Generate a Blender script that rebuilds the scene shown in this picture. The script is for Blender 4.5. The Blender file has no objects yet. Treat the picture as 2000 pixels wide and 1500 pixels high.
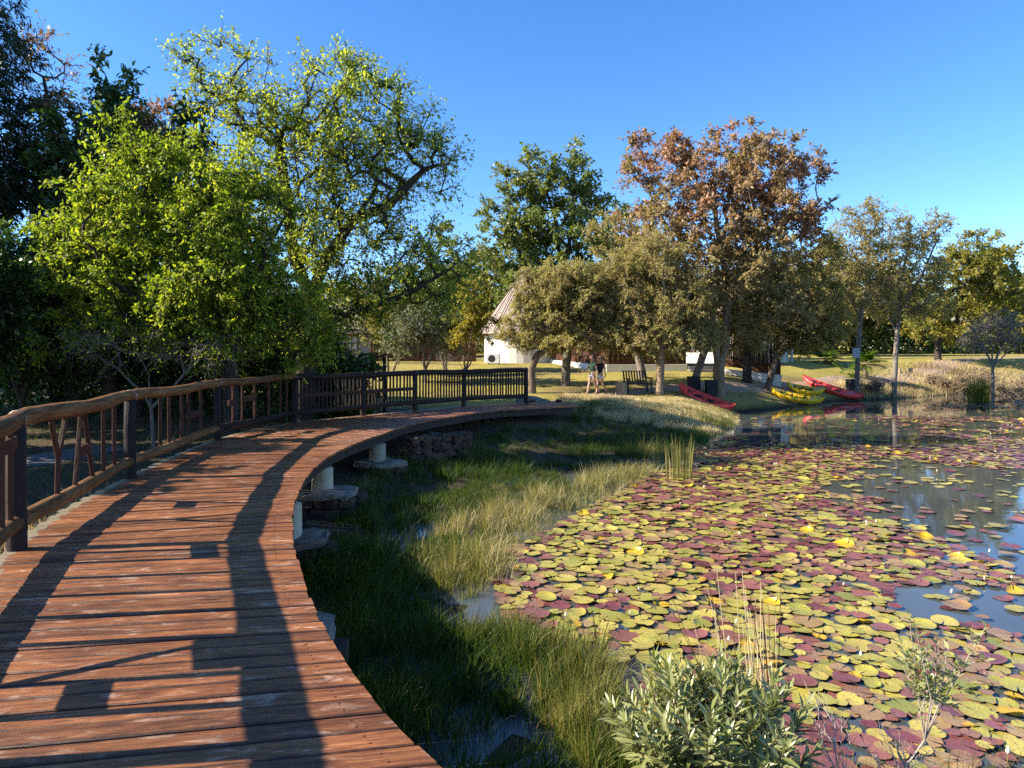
import bpy, math, random
import numpy as np
from mathutils import Vector, Matrix

# ------------------------------------------------------------------ camera, sky, sun
sc = bpy.context.scene
COL = sc.collection
F, HZ, CZ = 1333.0, 691.0, 1.6            # focal length and horizon row in photo pixels, eye height over the deck
cam_d = bpy.data.cameras.new('camera'); cam = bpy.data.objects.new('camera', cam_d); COL.objects.link(cam)
cam.location = (0, 0, CZ); cam.rotation_euler = (math.pi/2, 0, 0)
cam_d.sensor_width = 36; cam_d.lens = 36*F/2000; cam_d.shift_y = -(750-HZ)/2000
cam_d.clip_start = 0.05; cam_d.clip_end = 3000
sc.camera = cam
SUN_EL = math.radians(31); SUN_AZ = math.atan2(-0.99, -0.13)   # azimuth as (sin, cos) = (x, y)
world = bpy.data.worlds.new('World'); sc.world = world; world.use_nodes = True
wn = world.node_tree.nodes; bg = wn['Background']
sky = wn.new('ShaderNodeTexSky'); sky.sky_type = 'NISHITA'; sky.sun_disc = False
sky.sun_elevation = SUN_EL; sky.sun_rotation = SUN_AZ; sky.altitude = 1200
sky.air_density = 1.0; sky.dust_density = 0.25; sky.ozone_density = 4.0
hs = wn.new('ShaderNodeHueSaturation'); hs.inputs['Saturation'].default_value = 1.2; hs.inputs['Hue'].default_value = .506
world.node_tree.links.new(sky.outputs[0], hs.inputs['Color']); world.node_tree.links.new(hs.outputs[0], bg.inputs[0]); bg.inputs[1].default_value = 0.118
sun_d = bpy.data.lights.new('sun', 'SUN'); sun = bpy.data.objects.new('sun', sun_d); COL.objects.link(sun)
sun_d.energy = 5.0; sun_d.angle = math.radians(0.53); sun_d.color = (1.0, 0.90, 0.74)
sd_ = Vector((math.sin(SUN_AZ)*math.cos(SUN_EL), math.cos(SUN_AZ)*math.cos(SUN_EL), math.sin(SUN_EL)))
sun.rotation_euler = sd_.to_track_quat('Z', 'Y').to_euler(); sun.location = sd_*60
sc.view_settings.view_transform = 'Standard'; sc.view_settings.look = 'None'
sc.view_settings.exposure = 1.42; sc.view_settings.gamma = 1; sc.view_settings.use_curve_mapping = False
sc.render.engine = 'CYCLES'
sc.cycles.use_denoising = False
sc.cycles.max_bounces = 6; sc.cycles.diffuse_bounces = 3; sc.cycles.glossy_bounces = 3; sc.cycles.transmission_bounces = 3
sc.cycles.sample_clamp_indirect = 6

rng = np.random.default_rng(7); random.seed(7)

# ------------------------------------------------------------------ small helpers
def at(px, py, d): return np.array([(px-1000)*d/F, d, CZ-(py-HZ)*d/F])
def X(px, d): return (px-1000)*d/F

def vnoise(x, y, s=0):
    x = np.asarray(x, float); y = np.asarray(y, float)
    xi = np.floor(x).astype(np.int64); yi = np.floor(y).astype(np.int64); fx = x-xi; fy = y-yi
    def hsh(a, b):
        n = (a*374761393 + b*668265263 + s*974711) & 0x7fffffff
        n = ((n ^ (n >> 13))*1274126177) & 0x7fffffff
        return ((n ^ (n >> 16)) & 0xffff)/65535.0
    u = fx*fx*(3-2*fx); v = fy*fy*(3-2*fy)
    return (hsh(xi, yi)*(1-u)+hsh(xi+1, yi)*u)*(1-v)+(hsh(xi, yi+1)*(1-u)+hsh(xi+1, yi+1)*u)*v

def unit(v): return v/np.maximum(np.linalg.norm(v, axis=-1, keepdims=True), 1e-9)

def link(name, me, mat=None, parent=None, smooth=False):
    o = bpy.data.objects.new(name, me); COL.objects.link(o)
    if mat is not None:
        for m in (mat if isinstance(mat, (list, tuple)) else [mat]): me.materials.append(m)
    if parent is not None: o.parent = parent
    if smooth: me.polygons.foreach_set('use_smooth', np.ones(len(me.polygons), bool))
    return o

def np_mesh(name, verts, faces, mat=None, parent=None, smooth=False, matidx=None):
    """verts (n,3); faces (m,k), k = 3 or 4"""
    verts = np.ascontiguousarray(verts, np.float32); faces = np.ascontiguousarray(faces, np.int32)
    me = bpy.data.meshes.new(name); m, k = faces.shape
    me.vertices.add(len(verts)); me.vertices.foreach_set('co', verts.ravel())
    me.loops.add(m*k); me.loops.foreach_set('vertex_index', faces.ravel())
    me.polygons.add(m); me.polygons.foreach_set('loop_start', np.arange(0, m*k, k, dtype=np.int32))
    if matidx is not None: me.polygons.foreach_set('material_index', np.ascontiguousarray(matidx, np.int32))
    me.update(calc_edges=True); me.validate()
    return link(name, me, mat, parent, smooth)

def py_mesh(name, verts, faces, mat=None, parent=None, smooth=False):
    me = bpy.data.meshes.new(name); me.from_pydata([tuple(map(float, v)) for v in verts], [], faces); me.update()
    return link(name, me, mat, parent, smooth)

def tag(o, label=None, cat=None, group=None, kind=None):
    if label: o['label'] = label
    if cat: o['category'] = cat
    if group: o['group'] = group
    if kind: o['kind'] = kind
    return o

def thing(name, label, cat, loc=(0, 0, 0), rz=0, group=None):
    o = bpy.data.objects.new(name, None); COL.objects.link(o); o.empty_display_size = .2
    o.location = tuple(map(float, loc)); o.rotation_euler = (0, 0, rz)
    return tag(o, label, cat, group)

def copy_tree(o, parent=None):
    c = o.copy(); COL.objects.link(c)
    if parent is not None: c.parent = parent
    for ch in list(o.children): copy_tree(ch, c)
    return c

class MB:
    def __init__(s): s.v = []; s.f = []
    def add(s, v, f):
        b = len(s.v); s.v += [tuple(map(float, p)) for p in v]; s.f += [[i+b for i in q] for q in f]; return s
    def box(s, c, size, rot=None, bev=0.0, jit=0.0):
        c = Vector(c); h = [x/2 for x in size]; b = min(bev, min(h)*.9)
        if b <= 0:
            v = [Vector((x*h[0], y*h[1], z*h[2])) for x in (-1, 1) for y in (-1, 1) for z in (-1, 1)]
            f = [[0, 1, 3, 2], [4, 6, 7, 5], [0, 4, 5, 1], [2, 3, 7, 6], [0, 2, 6, 4], [1, 5, 7, 3]]
        else:                                                 # chamfered: rings along z
            rings = []
            for z, q in ((-h[2], b), (-h[2]+b, 0), (h[2]-b, 0), (h[2], b)):
                a0, a1 = h[0]-q, h[1]-q
                rings.append([Vector(p) for p in ((a0-b if q == 0 else a0, a1, z), (-(a0-b if q == 0 else a0), a1, z), (-a0, a1-b if q == 0 else a1, z),
                              (-a0, -(a1-b if q == 0 else a1), z), (-(a0-b if q == 0 else a0), -a1, z), (a0-b if q == 0 else a0, -a1, z),
                              (a0, -(a1-b if q == 0 else a1), z), (a0, a1-b if q == 0 else a1, z))])
            v = sum(rings, []); f = []
            for r in range(3):
                for k in range(8): f.append([r*8+k, r*8+(k+1) % 8, (r+1)*8+(k+1) % 8, (r+1)*8+k])
            f.append(list(range(7, -1, -1))); f.append(list(range(24, 32)))
        if jit: v = [p+Vector((random.uniform(-jit, jit), random.uniform(-jit, jit), random.uniform(-jit, jit))) for p in v]
        if rot is not None: v = [rot @ p for p in v]
        return s.add([p+c for p in v], f)
    def beam(s, a, b, w, t, up=(0, 0, 1), bev=.004):
        a, b = Vector(a), Vector(b); d = b-a; L = d.length; d.normalize(); up = Vector(up)
        if abs(d.dot(up)) > .98: up = Vector((0, 1, 0))
        x = up.cross(d).normalized(); y = d.cross(x)
        return s.box((a+b)/2, (w, t, L), Matrix((x, y, d)).transposed(), bev)
    def tube(s, pts, rad, n=8, cap=True):
        pts = [Vector(p) for p in pts]; rad = [rad]*len(pts) if not hasattr(rad, '__len__') else rad
        v = []; ref = None
        for i, p in enumerate(pts):
            d = (pts[min(i+1, len(pts)-1)]-pts[max(i-1, 0)])
            d = d.normalized() if d.length > 1e-9 else Vector((0, 0, 1))
            if ref is None: ref = Vector((1, 0, 0)) if abs(d.x) < .9 else Vector((0, 1, 0))
            x = (ref-d*ref.dot(d)).normalized(); ref = x; y = d.cross(x)
            for k in range(n):
                a = 2*math.pi*k/n; v.append(p+(x*math.cos(a)+y*math.sin(a))*rad[i])
        f = [[i*n+k, i*n+(k+1) % n, (i+1)*n+(k+1) % n, (i+1)*n+k] for i in range(len(pts)-1) for k in range(n)]
        if cap: f.append(list(range(n-1, -1, -1))); f.append([(len(pts)-1)*n+k for k in range(n)])
        return s.add(v, f)
    def lathe(s, c, prof, n=16):
        v = []
        for r, z in prof:
            for k in range(n):
                a = 2*math.pi*k/n; v.append((c[0]+r*math.cos(a), c[1]+r*math.sin(a), c[2]+z))
        m = len(prof)
        f = [[i*n+k, i*n+(k+1) % n, (i+1)*n+(k+1) % n, (i+1)*n+k] for i in range(m-1) for k in range(n)]
        f.append(list(range(n-1, -1, -1))); f.append([(m-1)*n+k for k in range(n)])
        return s.add(v, f)
    def build(s, name, mat, parent=None, smooth=False): return py_mesh(name, s.v, s.f, mat, parent, smooth)

# ------------------------------------------------------------------ materials
def new_mat(name):
    m = bpy.data.materials.new(name); m.use_nodes = True
    nt = m.node_tree; return m, nt, nt.nodes['Principled BSDF'], nt.nodes['Material Output']
def N(nt, t, **kw):
    n = nt.nodes.new(t)
    for k, v in kw.items(): setattr(n, k, v)
    return n
def ramp(nt, fac, stops, interp='LINEAR'):
    r = N(nt, 'ShaderNodeValToRGB'); e = r.color_ramp.elements; r.color_ramp.interpolation = interp
    while len(e) < len(stops): e.new(.5)
    for el, (p, c) in zip(e, stops): el.position = p; el.color = (*c, 1)
    nt.links.new(fac, r.inputs[0]); return r.outputs[0]
def noise(nt, vec, scale, detail=4, rough=.6, dist=0):
    n = N(nt, 'ShaderNodeTexNoise'); n.inputs['Scale'].default_value = scale; n.inputs['Detail'].default_value = detail
    n.inputs['Roughness'].default_value = rough; n.inputs['Distortion'].default_value = dist
    if vec is not None: nt.links.new(vec, n.inputs['Vector'])
    return n.outputs[0]
def mixc(nt, fac, a, b, mode='MIX'):
    n = N(nt, 'ShaderNodeMix', data_type='RGBA', blend_type=mode)
    for inp, val in ((n.inputs[0], fac), (n.inputs[6], a), (n.inputs[7], b)):
        if isinstance(val, (int, float)): inp.default_value = val
        elif isinstance(val, tuple): inp.default_value = (*val, 1)
        else: nt.links.new(val, inp)
    return n.outputs[2]
def math_(nt, op, a, b=None):
    n = N(nt, 'ShaderNodeMath', operation=op)
    for i, v in enumerate((a, b)):
        if v is None: continue
        if isinstance(v, (int, float)): n.inputs[i].default_value = v
        else: nt.links.new(v, n.inputs[i])
    return n.outputs[0]
def mapping(nt, vec, scale=(1, 1, 1), loc=None):
    n = N(nt, 'ShaderNodeMapping'); n.inputs['Scale'].default_value = scale; nt.links.new(vec, n.inputs[0])
    if loc is not None: nt.links.new(loc, n.inputs['Location'])
    return n.outputs[0]
def bump(nt, bs, h, strength=.4, dist=.02):
    b = N(nt, 'ShaderNodeBump'); b.inputs['Strength'].default_value = strength; b.inputs['Distance'].default_value = dist
    nt.links.new(h, b.inputs['Height']); nt.links.new(b.outputs[0], bs.inputs['Normal'])

def rough_mat(name, stops, scale=6, rough=.8, stretch=(1, 1, 1), bstr=.4, bdist=.02, spec=.3, rand=.25, detail=6):
    """noise-coloured rough surface with relief; a little lighter or darker from object to object"""
    m, nt, bs, out = new_mat(name)
    tc = N(nt, 'ShaderNodeTexCoord'); v = mapping(nt, tc.outputs['Object'], stretch)
    n1 = noise(nt, v, scale, detail, .65)
    c = ramp(nt, n1, stops)
    oi = N(nt, 'ShaderNodeObjectInfo')
    k = math_(nt, 'MULTIPLY_ADD', oi.outputs['Random'], rand*2); nt.nodes[-1].inputs[2].default_value = 1-rand
    c = mixc(nt, 1.0, c, k, 'MULTIPLY')
    nt.links.new(c, bs.inputs['Base Color']); bs.inputs['Roughness'].default_value = rough; bs.inputs['Specular IOR Level'].default_value = spec
    n2 = noise(nt, v, scale*3, 6, .7); bump(nt, bs, n2, bstr, bdist)
    return m

def plain(name, col, rough=.5, spec=.5, metal=0, var=.15, scale=8):
    m, nt, bs, out = new_mat(name)
    tc = N(nt, 'ShaderNodeTexCoord'); n1 = noise(nt, tc.outputs['Object'], scale, 5, .6)
    lo = tuple(c*(1-var) for c in col); hi = tuple(min(1, c*(1+var)) for c in col)
    nt.links.new(ramp(nt, n1, [(.3, lo), (.7, hi)]), bs.inputs['Base Color'])
    bs.inputs['Roughness'].default_value = rough; bs.inputs['Specular IOR Level'].default_value = spec; bs.inputs['Metallic'].default_value = metal
    return m

def leaf_mat(name, cols, trans=.4, rough=.5, spec=.3, tcol=None, patch=None, pscale=.5, low=None):
    """thin leaf: reflecting and letting light through; tint differs leaf by leaf and from bough to bough"""
    m, nt, bs, out = new_mat(name)
    g = N(nt, 'ShaderNodeNewGeometry')
    n = len(cols); c = ramp(nt, g.outputs['Random Per Island'], [(i/(max(n-1, 1)), col) for i, col in enumerate(cols)])
    if patch:
        tc = N(nt, 'ShaderNodeTexCoord')
        f = ramp(nt, noise(nt, tc.outputs['Object'], pscale, 3, .6), [(.42, (0, 0, 0)), (.62, (1, 1, 1))])
        c = mixc(nt, f, c, mixc(nt, .75, c, patch))
    if low:                                                    # boughs that have not turned yet: (height below which, tint)
        tz = N(nt, 'ShaderNodeTexCoord'); sz = N(nt, 'ShaderNodeSeparateXYZ'); nt.links.new(tz.outputs['Object'], sz.inputs[0])
        hz_ = math_(nt, 'ADD', sz.outputs[2], math_(nt, 'MULTIPLY', math_(nt, 'SUBTRACT', noise(nt, tz.outputs['Object'], .6, 3), .5), 6.0))
        fz = N(nt, 'ShaderNodeMapRange'); nt.links.new(hz_, fz.inputs[0]); fz.inputs[1].default_value = low[0]-1; fz.inputs[2].default_value = low[0]+1; fz.inputs[3].default_value = .75; fz.inputs[4].default_value = 0
        c = mixc(nt, fz.outputs[0], c, low[1])
    nt.links.new(c, bs.inputs['Base Color']); bs.inputs['Roughness'].default_value = rough; bs.inputs['Specular IOR Level'].default_value = spec
    t = N(nt, 'ShaderNodeBsdfTranslucent')
    tc_ = mixc(nt, 1.0, c, tcol or (1.25, 1.3, .55), 'MULTIPLY'); nt.links.new(tc_, t.inputs[0])
    mx = N(nt, 'ShaderNodeMixShader'); mx.inputs[0].default_value = trans
    nt.links.new(bs.outputs[0], mx.inputs[1]); nt.links.new(t.outputs[0], mx.inputs[2]); nt.links.new(mx.outputs[0], out.inputs[0])
    return m

def plank_mat():
    m, nt, bs, out = new_mat('stained_plank')
    uv = N(nt, 'ShaderNodeUVMap', uv_map='UVMap'); oi = N(nt, 'ShaderNodeObjectInfo')
    off = N(nt, 'ShaderNodeCombineXYZ'); r10 = math_(nt, 'MULTIPLY', oi.outputs['Random'], 57.0)
    nt.links.new(r10, off.inputs[0]); nt.links.new(r10, off.inputs[1]); nt.links.new(r10, off.inputs[2])
    vg = mapping(nt, uv.outputs[0], (2.2, 34, 1), off.outputs[0])
    grain = noise(nt, vg, 1.6, 7, .65, .8)
    c = ramp(nt, grain, [(.25, (.036, .012, .006)), (.40, (.145, .049, .016)), (.56, (.285, .106, .034)), (.8, (.45, .215, .085))])
    vw = mapping(nt, uv.outputs[0], (1.6, 4.5, 1), off.outputs[0])
    wear = noise(nt, vw, 2.6, 8, .72, .5)                       # trodden patches where the stain has gone
    wf = ramp(nt, wear, [(.55, (0, 0, 0)), (.70, (1, 1, 1))])
    c = mixc(nt, math_(nt, 'MULTIPLY', wf, .72), c, (.62, .44, .32))
    vd = mapping(nt, uv.outputs[0], (.9, 2.2, 1), off.outputs[0])
    dk = ramp(nt, noise(nt, vd, 2.2, 6, .7), [(.36, (.50, .47, .47)), (.56, (1, 1, 1))])
    c = mixc(nt, .85, c, dk, 'MULTIPLY')
    vk = N(nt, 'ShaderNodeTexVoronoi'); vk.inputs['Scale'].default_value = 1.0
    nt.links.new(mapping(nt, uv.outputs[0], (2.4, 7.5, 1), off.outputs[0]), vk.inputs['Vector'])
    kn = ramp(nt, vk.outputs['Distance'], [(.06, (.22, .20, .20)), (.15, (.62, .55, .55)), (.24, (1, 1, 1))])
    c = mixc(nt, .8, c, kn, 'MULTIPLY')
    k = math_(nt, 'MULTIPLY_ADD', oi.outputs['Random'], .55); nt.nodes[-1].inputs[2].default_value = .72
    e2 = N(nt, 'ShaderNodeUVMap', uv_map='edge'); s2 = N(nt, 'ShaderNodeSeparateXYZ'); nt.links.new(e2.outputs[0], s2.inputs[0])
    joint_shade = math_(nt, 'ABSOLUTE', math_(nt, 'SUBTRACT', s2.outputs[1], .5)); joint_shade = math_(nt, 'ADD', joint_shade, math_(nt, 'MULTIPLY', math_(nt, 'SUBTRACT', noise(nt, vg, 1.1, 4), .5), .10))
    c = mixc(nt, .9, c, ramp(nt, joint_shade, [(.40, (1, 1, 1)), (.48, (.30, .26, .24))]), 'MULTIPLY')   # joint shading painted along both long edges
    c = mixc(nt, 1, c, k, 'MULTIPLY')
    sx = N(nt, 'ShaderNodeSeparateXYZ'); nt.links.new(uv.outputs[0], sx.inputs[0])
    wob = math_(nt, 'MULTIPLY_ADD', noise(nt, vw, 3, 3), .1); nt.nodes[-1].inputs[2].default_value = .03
    endf = math_(nt, 'LESS_THAN', sx.outputs[0], math_(nt, 'ADD', wob, .015))  # paler, greyer ends beyond the rail
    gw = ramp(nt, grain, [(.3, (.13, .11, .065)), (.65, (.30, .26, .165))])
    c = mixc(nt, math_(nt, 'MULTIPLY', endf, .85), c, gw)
    nt.links.new(c, bs.inputs['Base Color'])
    rr = math_(nt, 'MULTIPLY_ADD', wear, .5); nt.nodes[-1].inputs[2].default_value = .24
    nt.links.new(rr, bs.inputs['Roughness']); bs.inputs['Specular IOR Level'].default_value = .45
    bump(nt, bs, grain, .8, .010)
    return m

def log_mat(name, stops):
    m, nt, bs, out = new_mat(name)
    uv = N(nt, 'ShaderNodeTexCoord'); oi = N(nt, 'ShaderNodeObjectInfo')
    g = noise(nt, mapping(nt, uv.outputs['Object'], (22, 3.0, 22)), 1.0, 7, .7, .4)
    c = ramp(nt, g, stops)
    k = math_(nt, 'MULTIPLY_ADD', oi.outputs['Random'], .5); nt.nodes[-1].inputs[2].default_value = .75
    c = mixc(nt, 1, c, k, 'MULTIPLY')
    nt.links.new(c, bs.inputs['Base Color']); bs.inputs['Roughness'].default_value = .7; bs.inputs['Specular IOR Level'].default_value = .22
    kn = noise(nt, mapping(nt, uv.outputs['Object'], (9, 5, 9)), 1, 3, .6); bump(nt, bs, math_(nt, 'ADD', g, kn), .8, .02); return m

M = {}
M['plank'] = plank_mat()
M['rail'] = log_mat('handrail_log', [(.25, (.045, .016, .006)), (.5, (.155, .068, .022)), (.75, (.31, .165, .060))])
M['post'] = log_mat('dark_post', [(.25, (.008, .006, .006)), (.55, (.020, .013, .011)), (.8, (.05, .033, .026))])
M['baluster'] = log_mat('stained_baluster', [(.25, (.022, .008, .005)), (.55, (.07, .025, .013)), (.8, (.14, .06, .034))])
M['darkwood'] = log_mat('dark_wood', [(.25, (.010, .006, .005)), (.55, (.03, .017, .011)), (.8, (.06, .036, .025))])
M['edgebeam'] = rough_mat('weathered_beam', [(.3, (.025, .017, .013)), (.7, (.075, .052, .04))], 7, .8, (1, 1, 5), .5)
M['wire'] = plain('galvanised_wire', (.30, .30, .30), .35, .5, .9)
M['column'] = rough_mat('painted_concrete', [(.25, (.20, .16, .10)), (.5, (.36, .31, .22)), (.8, (.46, .41, .31))], 3.5, .75, (1, 1, .5), .3)
M['mortar'] = rough_mat('rough_mortar', [(.3, (.11, .09, .07)), (.7, (.27, .22, .17))], 6, .9, (1, 1, 1), .8, .03)
M['stone'] = rough_mat('rust_stone', [(.2, (.022, .014, .011)), (.5, (.075, .042, .028)), (.8, (.16, .105, .065))], 5, .9, (1, 1, 1), .9, .03, .3, .35)
M['rock'] = rough_mat('brown_rock', [(.3, (.12, .085, .06)), (.7, (.27, .21, .16))], 3, .9, (1, 1, 1), .8, .04)
M['bark_dark'] = rough_mat('dark_bark', [(.3, (.022, .017, .013)), (.7, (.075, .058, .045))], 9, .9, (1, 1, .35), 1, .03)
M['bark_grey'] = rough_mat('grey_bark', [(.3, (.09, .075, .062)), (.7, (.24, .205, .17))], 9, .9, (1, 1, .35), 1, .03)
M['bark_pale'] = rough_mat('pale_bark', [(.25, (.10, .068, .042)), (.5, (.235, .165, .10)), (.75, (.36, .27, .18))], 7, .85, (1, 1, .45), .7, .03)
M['bark_brown'] = rough_mat('brown_bark', [(.3, (.06, .042, .03)), (.7, (.17, .125, .09))], 9, .9, (1, 1, .35), 1, .03)
M['twig_pale'] = rough_mat('pale_twig', [(.3, (.22, .18, .14)), (.7, (.42, .36, .29))], 9, .8)
M['white'] = rough_mat('white_plaster', [(.3, (.58, .55, .49)), (.7, (.72, .69, .63))], 1.5, .85, (1, 1, 1), .2, .01, .3, .05)
M['tan_wall'] = rough_mat('tan_plaster', [(.3, (.42, .36, .30)), (.7, (.56, .49, .42))], 1.5, .85, (1, 1, 1), .2, .01, .3, .05)
M['thatch'] = rough_mat('grey_thatch', [(.25, (.13, .10, .085)), (.5, (.30, .24, .205)), (.8, (.45, .37, .32))], 4, .95, (6, 6, 1), .9, .05)
M['reed_fence'] = rough_mat('reed_pole', [(.25, (.030, .014, .008)), (.5, (.095, .042, .022)), (.8, (.20, .10, .05))], 5, .9, (1, 1, .25), .6)
M['frame_brown'] = plain('window_timber', (.10, .045, .025), .6)
M['glass'] = plain('window_glass', (.10, .11, .12), .08, .6)
M['curtain'] = plain('pale_curtain', (.55, .52, .48), .8)
M['grey_metal'] = plain('grey_metal', (.55, .56, .57), .45, .5, .1)
M['bin'] = rough_mat('charred_timber', [(.3, (.012, .012, .014)), (.7, (.045, .042, .042))], 6, .75, (4, 4, 1), .5)
M['bench'] = rough_mat('bench_timber', [(.3, (.016, .014, .013)), (.7, (.07, .06, .052))], 6, .6, (1, 1, 1), .4)
M['stump'] = rough_mat('stump_bark', [(.3, (.12, .09, .06)), (.7, (.36, .29, .20))], 6, .9, (1, 1, .3), .9)
M['path'] = rough_mat('sandy_path', [(.3, (.25, .17, .12)), (.7, (.42, .31, .23))], 1.5, .95, (1, 1, 1), .5, .02, .2, 0)
M['tar'] = rough_mat('grey_path', [(.3, (.10, .10, .105)), (.7, (.17, .165, .17))], 3, .9, (1, 1, 1), .4, .01, .2, 0)
M['red'] = plain('red_plastic', (.82, .075, .060), .32, .5, 0, .12, 3)
M['yellow'] = plain('yellow_plastic', (.80, .50, .012), .34, .5, 0, .10, 3)
M['black'] = plain('black_plastic', (.018, .018, .020), .45)
M['skin'] = plain('skin', (.40, .22, .15), .55, .4, 0, .08)
M['hair_dark'] = plain('dark_hair', (.045, .028, .018), .5)
M['hair_fair'] = plain('fair_hair', (.22, .14, .08), .5)
M['shirt_green'] = plain('green_cloth', (.05, .10, .06), .85, .2)
M['shirt_black'] = plain('black_cloth', (.014, .016, .022), .85, .2)
M['denim'] = plain('pale_denim', (.50, .55, .62), .85, .2)
M['straw'] = leaf_mat('straw', [(.46, .35, .16), (.62, .49, .25), (.70, .58, .35), (.52, .42, .17)], .3, .6, .2, (1.1, 1.0, .7))

def pad_mat(name, cols, edge, spec=.5, rough=.34, coat=0):
    m, nt, bs, out = new_mat(name)
    g = N(nt, 'ShaderNodeNewGeometry'); oi = N(nt, 'ShaderNodeObjectInfo'); uv = N(nt, 'ShaderNodeUVMap')
    r = math_(nt, 'FRACT', math_(nt, 'ADD', g.outputs['Random Per Island'], oi.outputs['Random']))
    c = ramp(nt, r, [(i/(len(cols)-1), q) for i, q in enumerate(cols)])
    # veins fan out from the notch, the rim wears another tint (uv = pad plane, -1..1)
    sx = N(nt, 'ShaderNodeSeparateXYZ'); nt.links.new(uv.outputs[0], sx.inputs[0])
    ang = math_(nt, 'ARCTAN2', sx.outputs[1], sx.outputs[0]); rad = N(nt, 'ShaderNodeVectorMath', operation='LENGTH'); nt.links.new(uv.outputs[0], rad.inputs[0])
    vein = math_(nt, 'ABSOLUTE', math_(nt, 'SINE', math_(nt, 'MULTIPLY', ang, 8.0)))
    vf = ramp(nt, vein, [(.0, (1, 1, 1)), (.16, (0, 0, 0))])
    c = mixc(nt, math_(nt, 'MULTIPLY', vf, .22), c, tuple(min(1, q*1.6) for q in cols[0]))
    blot = noise(nt, mapping(nt, g.outputs['Position'], (9, 9, 9)), 1.4, 5, .7)
    bf = ramp(nt, blot, [(.52, (0, 0, 0)), (.75, (1, 1, 1))])
    c = mixc(nt, math_(nt, 'MULTIPLY', bf, math_(nt, 'MULTIPLY_ADD', math_(nt, 'FRACT', math_(nt, 'MULTIPLY', r, 7.3)), .85)), c, edge)
    fine = ramp(nt, noise(nt, mapping(nt, g.outputs['Position'], (40, 40, 40)), 1.5, 4, .7), [(.35, (.72, .70, .68)), (.6, (1.05, 1.05, 1.05))]); c = mixc(nt, 1, c, fine, 'MULTIPLY')
    ef = ramp(nt, rad.outputs['Value'], [(.80, (0, 0, 0)), (1.0, (1, 1, 1))])
    c = mixc(nt, math_(nt, 'MULTIPLY', ef, .5), c, edge)
    nt.links.new(c, bs.inputs['Base Color']); bs.inputs['Roughness'].default_value = rough; bs.inputs['Specular IOR Level'].default_value = spec
    bump(nt, bs, vein, .15, .01)
    return m
M['pad_green'] = pad_mat('yellow_green_pad', [(0.198, 0.214, 0.034), (0.396, 0.35, 0.054), (0.307, 0.262, 0.054), (0.495, 0.408, 0.083), (0.277, 0.282, 0.049)], (0.342, 0.207, 0.049))
M['pad_maroon'] = pad_mat('maroon_pad', [(0.105, 0.028, 0.03), (0.179, 0.048, 0.047), (0.2, 0.079, 0.063), (0.284, 0.106, 0.086), (0.136, 0.048, 0.055)], (0.264, 0.114, 0.053))
M['pad_bronze'] = pad_mat('bronze_pad', [(0.264, 0.158, 0.07), (0.334, 0.238, 0.084), (0.246, 0.123, 0.075), (0.37, 0.273, 0.106)], (0.264, 0.097, 0.066))
M['pad_gold'] = pad_mat('golden_pad', [(0.493, 0.315, 0.017), (0.561, 0.365, 0.025), (0.442, 0.281, 0.025)], (0.357, 0.136, 0.025))

def water_mat():
    m, nt, bs, out = new_mat('pond_water')
    tc = N(nt, 'ShaderNodeTexCoord')
    n1 = noise(nt, tc.outputs['Object'], .35, 3, .5)
    nt.links.new(ramp(nt, n1, [(.35, (.050, .060, .058)), (.7, (.085, .092, .080))]), bs.inputs['Base Color'])
    bs.inputs['Roughness'].default_value = .03; bs.inputs['IOR'].default_value = 1.37; bs.inputs['Specular IOR Level'].default_value = .6
    w = noise(nt, mapping(nt, tc.outputs['Object'], (1.6, 4.2, 1)), 1.3, 4, .55, .3); bump(nt, bs, w, .03, .03)
    return m
M['water'] = water_mat()

def ground_mat():
    m, nt, bs, out = new_mat('ground')
    at_ = N(nt, 'ShaderNodeAttribute', attribute_name='zone'); tc = N(nt, 'ShaderNodeTexCoord')
    sp = N(nt, 'ShaderNodeSeparateColor'); nt.links.new(at_.outputs['Color'], sp.inputs[0])
    P = tc.outputs['Object']; a = noise(nt, P, .45, 6, .7); b = noise(nt, P, 5, 6, .75); f = noise(nt, P, 28, 4, .7)
    soil = ramp(nt, b, [(.3, (.045, .032, .020)), (.7, (.13, .095, .06))])
    lawn = mixc(nt, .5, ramp(nt, a, [(.3, (.27, .225, .035)), (.5, (.38, .31, .075)), (.7, (.46, .37, .14))]),
                ramp(nt, f, [(.3, (.18, .165, .03)), (.55, (.36, .30, .075)), (.75, (.54, .44, .19))]))
    dry = ramp(nt, b, [(.3, (.15, .115, .045)), (.7, (.34, .26, .12))])
    mud = ramp(nt, b, [(.3, (.020, .018, .010)), (.7, (.055, .046, .026))])
    c = mixc(nt, sp.outputs[0], soil, lawn); c = mixc(nt, sp.outputs[1], c, dry); c = mixc(nt, sp.outputs[2], c, mud)
    nt.links.new(c, bs.inputs['Base Color']); bs.inputs['Roughness'].default_value = .95; bs.inputs['Specular IOR Level'].default_value = .15
    bump(nt, bs, f, .8, .05); return m
M['ground'] = ground_mat()

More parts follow.
